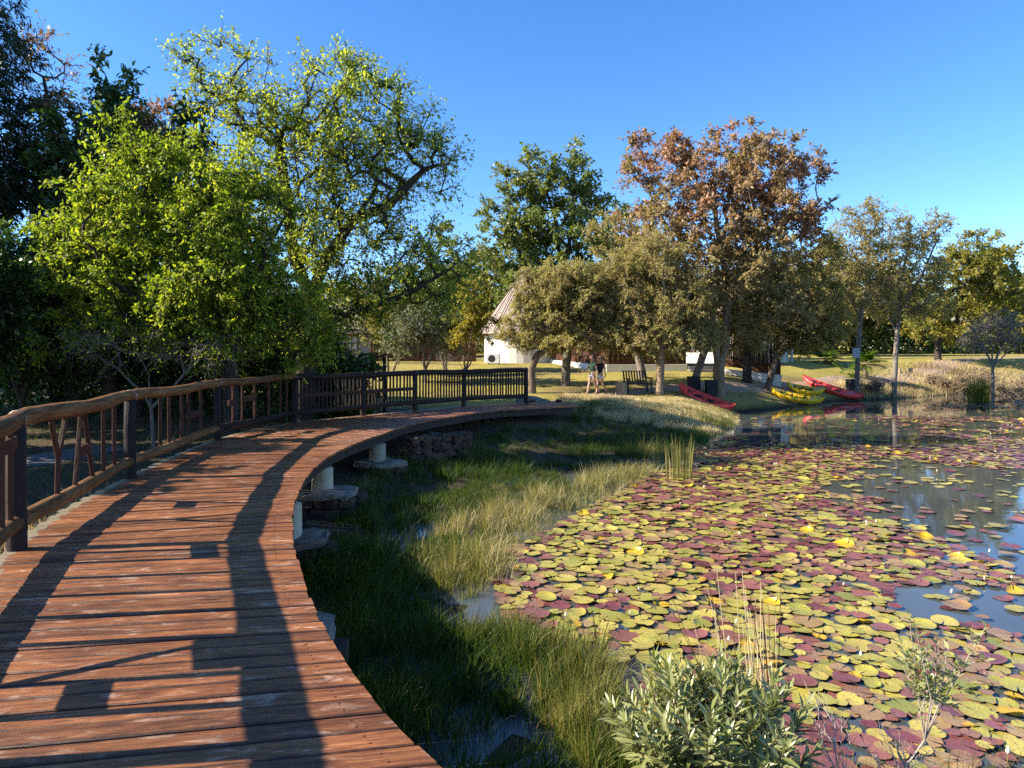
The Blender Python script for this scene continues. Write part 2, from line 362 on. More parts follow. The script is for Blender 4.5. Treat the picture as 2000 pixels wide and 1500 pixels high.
# ------------------------------------------------------------------ terrain and pond
WZ = -1.0
SHORE = np.array([(2.9, -12), (2.6, -3), (2.3, 1.2), (1.9, 2.8), (1.35, 3.7), (.62, 4.3), (.86, 5.1), (.62, 5.6), (-.15, 6.4), (-.32, 7.4), (-.25, 8.4),
                  (.35, 9.4), (1.07, 10.9), (1.99, 12.6), (3.3, 15.3), (4.6, 17.6), (6.2, 20.6), (8.0, 24.4), (9.6, 28.2), (12.2, 30.6), (15.0, 33.4),
                  (17.3, 35.4), (20.2, 36.6), (24, 39.2), (28, 41.6), (34, 43.5), (60, 46), (120, 46), (120, -12)])*1.055
def shore_sd(x, y):
    """distance to the shore line, positive on land"""
    x = np.asarray(x, float); y = np.asarray(y, float); best = np.full(x.shape, 1e9); ins = np.zeros(x.shape, bool)
    n = len(SHORE)
    for i in range(n):
        ax, ay = SHORE[i]; bx, by = SHORE[(i+1) % n]; dx, dy = bx-ax, by-ay
        t = np.clip(((x-ax)*dx+(y-ay)*dy)/(dx*dx+dy*dy), 0, 1)
        best = np.minimum(best, np.hypot(x-ax-t*dx, y-ay-t*dy))
        if ay != by:
            c = ((ay > y) != (by > y)) & (x < dx*(y-ay)/(by-ay)+ax); ins ^= c
    return np.where(ins, -best, best)
def height(x, y):
    x = np.asarray(x, float); y = np.asarray(y, float); sd = shore_sd(x, y)
    land = np.interp(y, [-20, 0, 12, 20, 24, 30, 35, 40, 46, 57, 80, 160, 900], [-.4, -.4, -.42, -.42, -.34, -.18, .25, .6, 1.0, 1.25, 1.9, 3, 8])
    near = np.interp(sd, [0, 2.4, 3.4, 7], [0, .04, .12, .6]); far = .33*sd
    k = np.clip((y-19)/7, 0, 1)
    bank = WZ-.03+np.where(sd > 0, near*(1-k)+far*k, .22*sd)
    bank = bank+.09*(vnoise(x*1.3, y*1.3, 1)-.5)*np.clip(1-k, 0, 1)+.03*(vnoise(x*4, y*4, 2)-.5)
    land = land+.10*(vnoise(x*.25, y*.25, 3)-.5)+.02*(vnoise(x*2, y*2, 4)-.5)
    d = bank-land; return land+np.minimum(d, 0)-.5*.12*np.exp(-np.abs(d)/.12)
def hz(x, y): return float(height(np.array([x]), np.array([y]))[0])

def axis(lo, hi, f0, f1, step, coarse):
    a = [f0]
    while a[-1] < f1: a.append(a[-1]+step)
    s = step
    while a[-1] < hi: s = min(s*1.22, coarse); a.append(a[-1]+s)
    b = [f0]; s = step
    while b[-1] > lo: s = min(s*1.22, coarse); b.append(b[-1]-s)
    return np.array(b[:0:-1]+a)
gx = axis(-900, 900, -9, 24, .25, 90); gy = axis(-120, 1400, 0, 44, .25, 90)
GX, GY = np.meshgrid(gx, gy); GZ = height(GX, GY); nx, ny = len(gx), len(gy)
idx = np.arange(nx*ny).reshape(ny, nx)
quads = np.stack([idx[:-1, :-1], idx[:-1, 1:], idx[1:, 1:], idx[1:, :-1]], -1).reshape(-1, 4)
ground = np_mesh('ground', np.stack([GX, GY, GZ], -1).reshape(-1, 3), quads, M['ground'], None, True)
tag(ground, 'grassy ground sloping from the lawn down to the pond', None, None, 'structure')
SD = shore_sd(GX, GY)
lawn_w = np.clip((GY-23.5)/2.5, 0, 1)*np.clip((GX+13)/3, 0, 1)
lawn_w = np.where(GY > 34, np.clip((GX+22)/4, 0, 1), lawn_w)
lawn_w *= np.clip(1.25-np.clip(vnoise(GX*.35, GY*.5, 9)-.62, 0, 1)*4, 0.15, 1)
dry_w = np.clip((vnoise(GX*.5, GY*.5, 11)-.45)*3, 0, 1)*.6*(GY > 20)
dry_w = np.maximum(dry_w, np.clip(1-np.abs(SD-2.2)/2.4, 0, 1)*(GY > 22)*.9)
mud_w = np.clip(1-(SD-.3)/np.where(GY > 24, .6, 3.5), 0, 1)
zone = np.stack([lawn_w, dry_w, mud_w, np.ones_like(SD)], -1).reshape(-1, 4)
ca = ground.data.color_attributes.new('zone', 'FLOAT_COLOR', 'POINT'); ca.data.foreach_set('color', zone.astype(np.float32).ravel())

wx = np.linspace(-4, 125, 40); wy = np.linspace(-12, 52, 30); WX, WY = np.meshgrid(wx, wy)
wi = np.arange(40*30).reshape(30, 40)
water = np_mesh('pond_water', np.stack([WX, WY, np.full_like(WX, WZ)], -1).reshape(-1, 3), np.stack([wi[:-1, :-1], wi[:-1, 1:], wi[1:, 1:], wi[1:, :-1]], -1).reshape(-1, 4), M['water'])
tag(water, 'still murky pond water reflecting trees and blue sky', None, None, 'structure')

def strip(name, pts, w, mat, label, lift=.02):
    """a path lying on the ground"""
    pts = np.array(pts, float); seg = np.r_[0, np.cumsum(np.hypot(*np.diff(pts, axis=0).T))]
    s = np.arange(0, seg[-1], .5); px = np.interp(s, seg, pts[:, 0]); py = np.interp(s, seg, pts[:, 1])
    ker = np.ones(7)/7; px = np.convolve(np.pad(px, 3, 'edge'), ker, 'valid'); py = np.convolve(np.pad(py, 3, 'edge'), ker, 'valid')
    tx = np.gradient(px); ty = np.gradient(py); L = np.hypot(tx, ty); nxn, nyn = -ty/L, tx/L
    ww = np.full(len(s), w)*(1+.25*(vnoise(s*.6, s*0, 21)-.5)); rows = []
    for k in np.linspace(-.5, .5, 7):
        x = px+nxn*ww*k; y = py+nyn*ww*k; rows.append(np.stack([x, y, height(x, y)+lift*(1-(2*k)**4)], -1))
    V = np.stack(rows, 1); n = len(s); ii = np.arange(n*7).reshape(n, 7)
    o = np_mesh(name, V.reshape(-1, 3), np.stack([ii[:-1, :-1], ii[:-1, 1:], ii[1:, 1:], ii[1:, :-1]], -1).reshape(-1, 4)[:, ::-1], mat, None, True)
    return tag(o, label, None, None, 'structure')
strip('path', [(1.6, 22.6), (2.2, 27), (3.6, 30.0), (6.5, 31.4), (8.8, 33.2), (12, 35.2), (15.5, 38.2), (20, 41.5), (27, 46), (36, 54), (50, 62)], 1.5, M['path'], 'sandy footpath running from the boardwalk past the kayaks')
strip('grey_path', [(-16, 4.5), (-11.5, 8.2), (-9.6, 11.4), (-9, 16)], 1.3, M['tar'], 'grey path under the trees behind the railing')

# ------------------------------------------------------------------ foliage builders
def leaf_quads(P, D, Nn, L, W):
    D = unit(D); S = unit(np.cross(D, Nn)); U = np.cross(S, D); L = L[:, None]; W = W[:, None]
    V = np.empty((len(P), 4, 3))
    V[:, 0] = P; V[:, 1] = P+D*L*.45+S*W*.5+U*W*.16; V[:, 2] = P+D*L-U*L*.10; V[:, 3] = P+D*L*.45-S*W*.5+U*W*.16
    return V.reshape(-1, 3)
def quads_obj(name, V, mat, parent=None):
    return np_mesh(name, V, np.arange(len(V), dtype=np.int32).reshape(-1, 4), mat, parent)

def tree(name, label, cat, d, trunks, crowns, att, leaf, lmat, bmat, base_r=.2, twigs=8, per=9, spread=.8, up=.3, group=None, seed=1,
         depth=.9, tip_r=.012, shell=.45, lw=.45, droop=.1, twig_r=.006, ground_z=None, bare=0.0, sides=7, lwide=None, offy=0.0):
    """trunks: pixel polylines; crowns: (px, py, rx, ry[, dy]) ellipses in photo pixels, at distance d metres from the camera"""
    r = np.random.default_rng(seed*101+3); s = d/F
    bx = X(trunks[0][0][0], d); bz = hz(bx, d) if ground_z is None else ground_z
    root = thing(name, label, cat, (bx, d, bz), 0, group); O = np.array([bx, d, bz])
    nodes = []; par = []
    for tl in trunks:
        pts = []
        for q in tl:
            p = at(q[0], q[1], d)-O; p[1] += q[2] if len(q) > 2 else 0; pts.append(p)
        if tl is trunks[0] or abs(pts[0][2]) < .6: pts[0][2] = -.15
        start = -1 if not nodes else -1
        if tl is not trunks[0]:
            dd = np.linalg.norm(np.array(nodes)-pts[0], axis=1); j = int(dd.argmin())
            start = j if dd[j] < 1.2 else -1
        prev = start
        for a, b in zip(pts[:-1], pts[1:]):
            n = max(1, int(np.linalg.norm(b-a)/.35))
            for k in range(0 if prev == -1 else 1, n+1):
                if k == 0 and prev != -1: continue
                nodes.append(a+(b-a)*k/n+r.normal(0, .012, 3)*(k < n)); par.append(prev); prev = len(nodes)-1
    # attractors inside the crown ellipsoids
    vol = np.array([c[2]*c[2]*c[3] for c in crowns], float)**.8; vol *= np.array([c[5] if len(c) > 5 else 1 for c in crowns]); vol /= vol.sum(); A = []; AO = []
    for c, k in zip(crowns, np.maximum(2, np.round(vol*att)).astype(int)):
        u = unit(r.normal(size=(k, 3))); rad = r.uniform(0.02, 1, k)**shell
        cc = at(c[0], c[1], d)-O; cc[1] += (c[4] if len(c) > 4 else 0)+offy
        R = np.array([c[2]*s, c[2]*s*depth, c[3]*s]); A.append(cc+u*R*rad[:, None]); AO.append(u)
    A = np.concatenate(A); AO = np.concatenate(AO)
    keep = A[:, 2] > .25; A = A[keep]; AO = AO[keep]
    nd = np.array(nodes); order = np.argsort(np.min(np.linalg.norm(A[:, None]-nd[None], axis=2), axis=1))
    A = A[order]; AO = AO[order]
    cap = len(nodes)+len(A)*14; ND = np.zeros((cap, 3)); ND[:len(nodes)] = nd; par = par+[0]*(cap-len(nodes)); n = len(nodes); ntr = n; tips = []
    lowz = nd[:, 2].max()*.45
    for a in A:
        v = a-ND[:n]; dist = np.linalg.norm(v, axis=1)
        cost = dist*(1+.6*np.clip(-v[:, 2]/np.maximum(dist, .01), 0, 1))     # prefer growing up and out
        cost[:ntr] += np.where(ND[:ntr, 2] < lowz, 2.5, 0)
        j = int(cost.argmin()); L = dist[j]; m = max(1, min(10, int(L/.45)+1)); p0 = ND[j].copy(); prev = j
        bow = r.normal(0, .07*L, 3); bow[2] += .10*L
        for k in range(1, m+1):
            t = k/m; ND[n] = p0+(a-p0)*t+bow*math.sin(math.pi*t)*(1 if m > 1 else 0)+r.normal(0, .02, 3)*(k < m); par[n] = prev; prev = n; n += 1
        tips.append(prev)
    ND = ND[:n]; par = np.array(par[:n]); w = np.zeros(n); w[tips] += 1
    kids = [[] for _ in range(n)]
    for i in range(n-1, 0, -1):
        if par[i] >= 0: w[par[i]] += w[i]
    for i in range(n):
        if par[i] >= 0: kids[par[i]].append(i)
    w = np.maximum(w, 1); e = math.log(base_r/tip_r)/math.log(max(w[0], 2)); rad = tip_r*w**min(e, .75)
    rad = np.where(ND[:, 2] < .35, rad*(1+.35*np.clip(.35-ND[:, 2], 0, .5)), rad)
    mb = MB(); seen = np.zeros(n, bool)
    for i in range(n):                                   # follow each limb along its thickest child
        if seen[i] or (par[i] >= 0 and not seen[par[i]] and False): continue
        chain = [i]; 
        while True:
            ks = [k for k in kids[chain[-1]] if not seen[k]]
            if not ks: break
            chain.append(max(ks, key=lambda k: w[k]))
            if seen[chain[-1]]: break
        for q in chain: seen[q] = True
        pts = [ND[q] for q in chain]; rr = [rad[q] for q in chain]
        if par[i] >= 0: pts = [ND[par[i]]]+pts; rr = [min(rad[par[i]], rr[0]*1.25)]+rr
        if len(pts) < 2: continue
        mb.tube(pts, rr, sides if rr[0] > .04 else 4, False)
    # twigs and leaves
    nt_ = len(A)*twigs; ai = np.repeat(np.arange(len(A)), twigs)
    td = unit(r.normal(size=(nt_, 3))+AO[ai]*.7+np.array([0, 0, up])); tl_ = spread*r.uniform(.45, 1.1, nt_)
    T0 = A[ai]+r.normal(0, .03, (nt_, 3)); T1 = T0+td*tl_[:, None]; T1[:, 2] -= droop*tl_
    S = unit(np.cross(td, np.array([0.3, .2, 1.0]))); B = np.cross(S, td); tri = []
    for k in range(3):
        a = 2*math.pi*k/3; tri.append(S*math.cos(a)+B*math.sin(a))
    tv = np.empty((nt_, 6, 3))
    for k in range(3): tv[:, k] = T0+tri[k]*twig_r; tv[:, 3+k] = T1+tri[k]*twig_r*.5
    b0 = len(mb.v); fv = (np.arange(nt_)[:, None, None]*6+np.array([[0, 1, 4, 3], [1, 2, 5, 4], [2, 0, 3, 5]])[None]).reshape(-1, 4)
    me = bpy.data.meshes.new('trunk'); me.from_pydata(mb.v, [], mb.f); me.update()
    tr = link('trunk', me, bmat, root, True)
    tw = np_mesh('twigs', tv.reshape(-1, 3), fv, bmat, root); tw['kind'] = 'stuff'
    li = np.repeat(np.arange(nt_)[r.random(nt_) >= bare], per); nl = len(li); t = r.uniform(.12, 1.05, nl)
    ld = unit(td[li]*.55+r.normal(0, .75, (nl, 3))+np.array([0, 0, -droop*2.5]))
    P = T0[li]+(T1[li]-T0[li])*t[:, None]+r.normal(0, .05*spread, (nl, 3))
    nn = unit(r.normal(0, .55, (nl, 3))+np.array([-.66, -.28, .66])); L = leaf*r.uniform(.6, 1.25, nl)
    cr = quads_obj('crown', leaf_quads(P, ld, nn, L, L*lw), lmat, root)
    return root

LF = {}
LF['bright'] = leaf_mat('bright_leaf', [(0.11, 0.177, 0.024), (0.207, 0.281, 0.03), (0.342, 0.39, 0.046), (0.464, 0.464, 0.06), (0.159, 0.232, 0.027)], .55, .55, .22, (1.25, 1.3, .4), (.16, .23, .03), .45)
LF['tall'] = leaf_mat('spring_leaf', [(0.125, 0.214, 0.041), (0.228, 0.332, 0.053), (0.377, 0.442, 0.074), (0.503, 0.534, 0.089), (0.171, 0.26, 0.05)], .62, .55, .22, (1.25, 1.25, .45), (.26, .27, .045), .5)
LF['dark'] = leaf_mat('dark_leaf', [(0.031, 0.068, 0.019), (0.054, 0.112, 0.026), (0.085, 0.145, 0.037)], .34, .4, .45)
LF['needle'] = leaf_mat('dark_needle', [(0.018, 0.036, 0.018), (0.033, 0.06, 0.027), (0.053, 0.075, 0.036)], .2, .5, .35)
LF['mid'] = leaf_mat('mid_leaf', [(0.091, 0.13, 0.031), (0.15, 0.195, 0.044), (0.221, 0.254, 0.065), (0.111, 0.156, 0.036)], .42, .42, .4, None, (.14, .145, .03), .3)
LF['olive'] = leaf_mat('olive_leaf', [(0.195, 0.182, 0.05), (0.286, 0.254, 0.072), (0.364, 0.312, 0.112), (0.234, 0.189, 0.059)], .45, .5, .3, None, (.27, .215, .10), .5)
LF['acacia'] = leaf_mat('acacia_leaf', [(0.224, 0.206, 0.064), (0.33, 0.295, 0.099), (0.425, 0.366, 0.156), (0.283, 0.23, 0.092)], .45, .55, .3, None, (.28, .22, .11), .7)
LF['rust'] = leaf_mat('rust_leaf', [(.29, .13, .08), (.40, .20, .125), (.24, .15, .06), (.46, .28, .18), (.20, .12, .055)], .38, .5, .35, (1.2, 1.0, .7), (.26, .235, .075), .45, (6.6, (.25, .23, .075)))
LF['yellow'] = leaf_mat('yellow_leaf', [(0.285, 0.237, 0.026), (0.399, 0.314, 0.034), (0.209, 0.199, 0.037)], .48, .45, .35, None, (.2, .2, .03), .6)
LF['autumn'] = leaf_mat('autumn_leaf', [(0.21, 0.185, 0.031), (0.3, 0.25, 0.036), (0.16, 0.165, 0.036), (0.36, 0.27, 0.045)], .45, .5, .3, None, (.11, .13, .025), .4)
LF['grey'] = leaf_mat('grey_leaf', [(.14, .15, .10), (.21, .22, .15), (.11, .13, .07)], .35, .5, .35)
LF['palm'] = leaf_mat('palm_leaf', [(.08, .15, .016), (.13, .21, .024)], .4, .35, .5)
LF['willow'] = leaf_mat('willow_leaf', [(.17, .195, .055), (.25, .265, .095), (.34, .34, .15), (.12, .145, .035)], .32, .3, .6, None)
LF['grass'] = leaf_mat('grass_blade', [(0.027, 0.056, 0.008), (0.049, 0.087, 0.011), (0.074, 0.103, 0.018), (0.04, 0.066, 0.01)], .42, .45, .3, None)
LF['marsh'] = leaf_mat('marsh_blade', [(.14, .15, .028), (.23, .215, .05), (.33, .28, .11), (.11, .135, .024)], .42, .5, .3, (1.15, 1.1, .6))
LF['lawn'] = leaf_mat('lawn_blade', [(.24, .22, .035), (.36, .30, .07), (.48, .38, .13)], .35, .6, .2, (1.1, 1.05, .6))
LF['brown'] = leaf_mat('brown_blade', [(.13, .085, .05), (.21, .15, .085), (.30, .22, .13), (.10, .075, .035)], .3, .6, .2, (1.1, 1, .7))

# ------------------------------------------------------------------ boardwalk
PAIRS = np.array([(-1.35, -1.6, 1.9, -1.0), (-2.0, .9, .75, 1.35), (-2.62, 2.45, -.45, 2.86), (-3.1, 3.65, -1.10, 3.98), (-3.62, 4.75, -1.585, 5.09),
                  (-4.08, 5.65, -1.98, 6.14), (-4.5, 6.95, -2.38, 7.5), (-4.9, 8.74, -2.72, 9.15), (-5.2, 10.5, -2.86, 10.6), (-5.44, 12.4, -2.84, 11.75),
                  (-5.44, 14.2, -2.74, 12.75), (-5.05, 15.85, -2.58, 13.8), (-4.5, 16.8, -2.42, 14.9), (-3.86, 17.6, -2.2, 15.95), (-2.75, 19.2, -1.5, 17.5),
                  (-1.5, 20.9, -.6, 19.2), (.42, 22.2, .9, 20.3), (2.0, 22.3, 2.15, 21.0)])
def catmull(P, t):
    n = len(P); i = int(min(max(math.floor(t), 0), n-2)); u = t-i
    p0, p1, p2, p3 = P[max(i-1, 0)], P[i], P[i+1], P[min(i+2, n-1)]
    return .5*((2*p1)+(-p0+p2)*u+(2*p0-5*p1+4*p2-p3)*u*u+(-p0+3*p1-3*p2+p3)*u**3)
ts = np.linspace(0, len(PAIRS)-1, 1200); pp = np.array([catmull(PAIRS, t) for t in ts])
cen = (pp[:, :2]+pp[:, 2:])/2; cl = np.r_[0, np.cumsum(np.hypot(*np.diff(cen, axis=0).T))]
PW = .148; nplank = int(cl[-1]/PW)
def edge(s): return np.array([np.interp(s, cl, pp[:, k]) for k in range(4)])
walk = thing('boardwalk', 'curving boardwalk of red brown stained planks beside the pond', 'boardwalk', (0, 0, 0))
PT = .038
for k in range(nplank):
    a, b = edge(k*PW), edge((k+1)*PW); g = random.uniform(.007, .012); dz = random.uniform(-.003, .003); tilt = random.uniform(-.003, .003)
    ua = unit(a[2:]-a[:2]); ub = unit(b[2:]-b[:2]); ext = random.uniform(-.004, .014); exl = random.uniform(.07, .12)
    aL, aR = a[:2]-ua*exl, a[2:]+ua*ext; bL, bR = b[:2]-ub*exl, b[2:]+ub*ext
    fw = unit(b[:2]-a[:2]); fr = unit(b[2:]-a[2:]); aL = aL+fw*g*.5; bL = bL-fw*g*.5; aR = aR+fr*g*.5; bR = bR-fr*g*.5
    ch = .006; vs = []; uvs = []; uv2 = []; NS = 5
    bow = random.uniform(-.003, .003)
    for e in range(NS):
        u = e/(NS-1); p = aL+(aR-aL)*u; q = bL+(bR-bL)*u; f = unit(q-p); wd = np.linalg.norm(q-p); zz = dz+bow*math.sin(u*math.pi)
        for off, z, vv in ((0, -PT, -.04), (0, -ch, -.004), (ch, 0, 0), (wd-ch, tilt, wd), (wd, tilt-ch, wd+.004), (wd, -PT, wd+.04)):
            c = p+f*off; vs.append((c[0], c[1], z+zz)); uvs.append((u*np.linalg.norm(aR-aL), vv)); uv2.append((u, min(1, max(0, off/wd))))
    fs = []
    for e in range(NS-1):
        for c in range(5): fs.append([e*6+c, (e+1)*6+c, (e+1)*6+c+1, e*6+c+1])
        fs.append([e*6+5, (e+1)*6+5, (e+1)*6, e*6])
    fs.append([0, 1, 2, 3, 4, 5]); fs.append([(NS-1)*6+i for i in range(5, -1, -1)])
    if 3 < k < 75:
        sb = MB()
        for uu in (.20, .23, .93): 
            cc = aL+(aR-aL)*uu; c2 = bL+(bR-bL)*uu
            for w_ in (.28, .72): h_ = cc+(c2-cc)*w_; sb.lathe((h_[0], h_[1], dz+bow*math.sin(uu*math.pi)+tilt*w_), [(.0055, -.002), (.0055, .0012), (.003, .0018)], 6)
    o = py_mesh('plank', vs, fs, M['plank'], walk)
    if 3 < k < 75: sb.build('screw', M['darkwood'], o)
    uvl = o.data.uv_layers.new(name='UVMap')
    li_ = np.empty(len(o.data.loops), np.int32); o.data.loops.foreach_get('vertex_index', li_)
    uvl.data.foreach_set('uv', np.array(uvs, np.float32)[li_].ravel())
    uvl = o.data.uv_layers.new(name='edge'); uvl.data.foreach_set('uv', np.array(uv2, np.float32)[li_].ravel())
# curved edge beams under both sides, joists between
def edge_beam(inset, side, z0, z1, w, s0=0.0):
    S = np.arange(s0, cl[-1]-.1, .25); top = []
    mb = MB(); v = []
    for s in S:
        e = edge(s); u = unit(e[2:]-e[:2]); p = (e[2:]-u*inset) if side else (e[:2]+u*inset)
        for k, z in ((0, z1), (w, z1), (w, z0), (0, z0)):
            c = p-u*k if side else p+u*k; v.append((c[0], c[1], z))
    n = len(S); f = [[i*4+k, i*4+(k+1) % 4, (i+1)*4+(k+1) % 4, (i+1)*4+k] for i in range(n-1) for k in range(4)]+[[0, 1, 2, 3], [(n-1)*4+3, (n-1)*4+2, (n-1)*4+1, (n-1)*4]]
    return mb.add(v, f).build('edge_beam', M['edgebeam'], walk)
edge_beam(.09, True, -.22, -.045, .05); edge_beam(.05, False, -.22, -.045, .05)
for s in np.arange(.8, cl[-1]-.3, 1.3):
    e = edge(s); u = unit(e[2:]-e[:2]); a = e[:2]+u*.11; b = e[2:]-u*.11
    MB().beam((a[0], a[1], -.135), (b[0], b[1], -.135), .14, .06).build('joist', M['darkwood'], walk)

# piers: round concrete columns on stone plinths under the outer edge
def rough_block(c, size, rz, jit, seed, n=3):
    """an irregular quarried stone"""
    r = np.random.default_rng(seed); g = np.linspace(-1, 1, n+1); v = {}; V = []; Fc = []
    def vid(i, j, k):
        key = (i, j, k)
        if key not in v:
            p = np.array([g[i], g[j], g[k]]); q = p*(1-.055*(np.sum(np.abs(p) > .99)-1)); q = q*np.array(size)/2+r.normal(0, jit, 3)
            ca, sa = math.cos(rz), math.sin(rz); v[key] = len(V); V.append((c[0]+q[0]*ca-q[1]*sa, c[1]+q[0]*sa+q[1]*ca, c[2]+q[2]))
        return v[key]
    for i in range(n):
        for j in range(n):
            Fc += [[vid(i, j, 0), vid(i, j+1, 0), vid(i+1, j+1, 0), vid(i+1, j, 0)], [vid(i, j, n), vid(i+1, j, n), vid(i+1, j+1, n), vid(i, j+1, n)],
                   [vid(i, 0, j), vid(i+1, 0, j), vid(i+1, 0, j+1), vid(i, 0, j+1)], [vid(i, n, j), vid(i, n, j+1), vid(i+1, n, j+1), vid(i+1, n, j)],
                   [vid(0, i, j), vid(0, i, j+1), vid(0, i+1, j+1), vid(0, i+1, j)], [vid(n, i, j), vid(n, i+1, j), vid(n, i+1, j+1), vid(n, i, j+1)]]
    return V, Fc
def pier(px, d, label, seed, capz=-.32, w=.62):
    e = min(range(len(pp)), key=lambda i: abs(pp[i, 3]-d)+abs(pp[i, 2]-X(px, d)))
    u = unit(pp[e, 2:]-pp[e, :2]); p = pp[e, 2:]-u*.16; rz = math.atan2(u[1], u[0])
    root = thing('pier', label, 'pier', (p[0], p[1], WZ-.1), rz, 'stone based piers under the boardwalk')
    b = WZ-.1; zt = capz-b
    MB().lathe((0, 0, zt), [(.175, -.01), (.17, .02), (.165, -capz-.225), (.165, -capz-.22)], 20).build('column', M['column'], root, True)
    V, Fc = rough_block((.1, 0, zt-.035), (w+.12, w+.06, .10), 0, .018, seed, 4); py_mesh('cap_slab', V, Fc, M['mortar'], root)
    r = random.Random(seed); z = zt-.075; row = 0
    while z > -.15:
        hh = r.uniform(.13, .17); x0 = -w/2+.06
        for yy in (-1, 1):
            x = x0
            while x < w/2+.1:
                ww = r.uniform(.17, .27); V, Fc = rough_block((x+ww/2, yy*w*.24, z-hh/2), (ww-.014, w*.46, hh-.012), r.uniform(-.05, .05), .009, r.randint(0, 9999), 3)
                py_mesh('stone', V, Fc, M['stone'], root); x += ww
        z -= hh; row += 1
    return root
pier(588, 8.3, 'nearest pale concrete column under the boardwalk with its base in tall grass', 3, -.62, .6)
pier(662, 10.9, 'pale concrete column whose mortar capped stone plinth catches the sun', 5, -.58, .72)
pier(760, 13.7, 'shaded concrete column farthest along under the boardwalk edge', 8, -.57, .7)
pier(620, 5.5, 'stone plinth and column tucked below the boardwalk nearest the camera', 9, -.62, .6)
# stone abutment further along
ab = thing('stone_abutment', 'dark stone abutment block under the far bend of the boardwalk', 'stone wall', (-1.75, 15.2, WZ-.05), .75)
ra = random.Random(4)
for row in range(5):
    x = -.75
    while x < .7:
        ww = ra.uniform(.24, .36); V, Fc = rough_block((x+ww/2, 0, .08+row*.17), (ww-.008, .6, .160), ra.uniform(-.08, .08), .020, ra.randint(0, 9999), 3); py_mesh('stone', V, Fc, M['stone'], ab); x += ww

# ------------------------------------------------------------------ railing along the left edge
POSTS = [(-1.62, -.4), (-2.66, 2.55), (-4.05, 5.58), (-4.9, 8.76), (-5.44, 12.6), (-5.05, 15.85), (-3.86, 17.65), (-2.74, 19.25), (-1.48, 20.95), (.45, 22.25)]
rail = thing('railing', 'dark timber railing with log handrail along the left of the boardwalk', 'railing', (0, 0, 0))
def along(o, a, b):
    """put a log built along +Y in its own frame between a and b (so that its grain runs along it)"""
    a, b = Vector(a), Vector(b); d = (b-a); o.location = a
    o.rotation_mode = 'QUATERNION'; o.rotation_quaternion = d.to_track_quat('Y', 'Z')
def log(name, a, b, r0, r1, mat, n=10, seg=6, wob=.012, ext=.0):
    a, b = Vector(a), Vector(b); L = (b-a).length
    ys = [-ext+(L+2*ext)*i/seg for i in range(seg+1)]; ph = random.uniform(0, 6)
    pts = [(wob*math.sin(ph+y*1.7)*(0 < i < seg), y, wob*.7*math.cos(ph*1.3+y*2.1)*(0 < i < seg)) for i, y in enumerate(ys)]
    rr = [(r0+(r1-r0)*i/seg)*random.uniform(.93, 1.06) for i in range(seg+1)]
    pts = [(pts[0][0], pts[0][1]-.012, pts[0][2])]+pts+[(pts[-1][0], pts[-1][1]+.012, pts[-1][2])]; rr = [rr[0]*.8]+rr+[rr[-1]*.8]
    o = MB().tube(pts, rr, n).build(name, mat, rail, True); along(o, a, b); return o
TOPZ, LOWZ, RR = 1.055, .225, .077
for i, (x, y) in enumerate(POSTS):
    z0 = hz(x, y)-.2
    p = log('post', (x, y, z0), (x, y, TOPZ-.03), .075, .068, M['post'], 10, 5, .006)
    if i: MB().tube([(x+.083*math.cos(t), y+.0, TOPZ+.083*math.sin(t)) for t in np.linspace(0, 6.2, 14)], .0035, 4, False).build('wire_tie', M['wire'], rail)
def slat(name, p0, p1, w, t, dirv, mat):
    mb = MB(); o = mb.beam((0, 0, 0), (0, (Vector(p1)-Vector(p0)).length, 0), w, t, (0, 0, 1), .006).build(name, mat, rail)
    a, b = Vector(p0), Vector(p1); d = (b-a).normalized(); o.location = a
    xx = Vector((dirv[0], dirv[1], 0)).normalized(); xx = (xx-d*xx.dot(d)).normalized(); zz = xx.cross(d)
    o.rotation_mode = 'QUATERNION'; o.rotation_quaternion = Matrix((xx, d, zz)).transposed().to_quaternion(); return o
def bay(i, items):
    a, b = np.array(POSTS[i]), np.array(POSTS[i+1]); d = b-a; L = np.linalg.norm(d); u = d/L
    def P(s, z): return (a[0]+d[0]*s, a[1]+d[1]*s, z)
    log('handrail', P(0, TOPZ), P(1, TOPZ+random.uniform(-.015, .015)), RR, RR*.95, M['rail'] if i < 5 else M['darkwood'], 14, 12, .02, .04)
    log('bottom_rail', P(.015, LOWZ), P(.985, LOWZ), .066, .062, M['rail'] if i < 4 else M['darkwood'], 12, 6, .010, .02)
    for it in items:
        k = it[0]
        if k == 'v':
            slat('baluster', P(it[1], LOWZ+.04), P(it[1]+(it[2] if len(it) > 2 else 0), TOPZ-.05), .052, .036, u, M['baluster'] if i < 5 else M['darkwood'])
        elif k == 'l': slat('baluster', P(it[1], it[2]), P(it[3], it[4]), .052, .036, u, M['baluster'])
        elif k == 'b': slat('crossbar', P(it[1], it[3]), P(it[2], it[3]), .05, .11 if len(it) < 5 else it[4], (0, 0, 1), M['baluster'])
def ypx(px, i):      # parameter along bay i where a photo column falls
    a, b = np.array(POSTS[i]), np.array(POSTS[i+1]); k = (px-1000)/F
    return (k*a[1]-a[0])/((b[0]-a[0])-k*(b[1]-a[1]))
bay(0, [('v', q) for q in (.2, .4, .6, .8)])
bay(1, [('v', .12), ('v', .22), ('l', .22, .3, .36, .98), ('v', .37), ('v', .5), ('b', .12, .22, .55), ('b', .24, .36, .90, .12), ('v', .62), ('v', .74), ('v', .86), ('v', .94), ('b', .86, .98, .88)])
y1 = lambda p: ypx(p, 2)
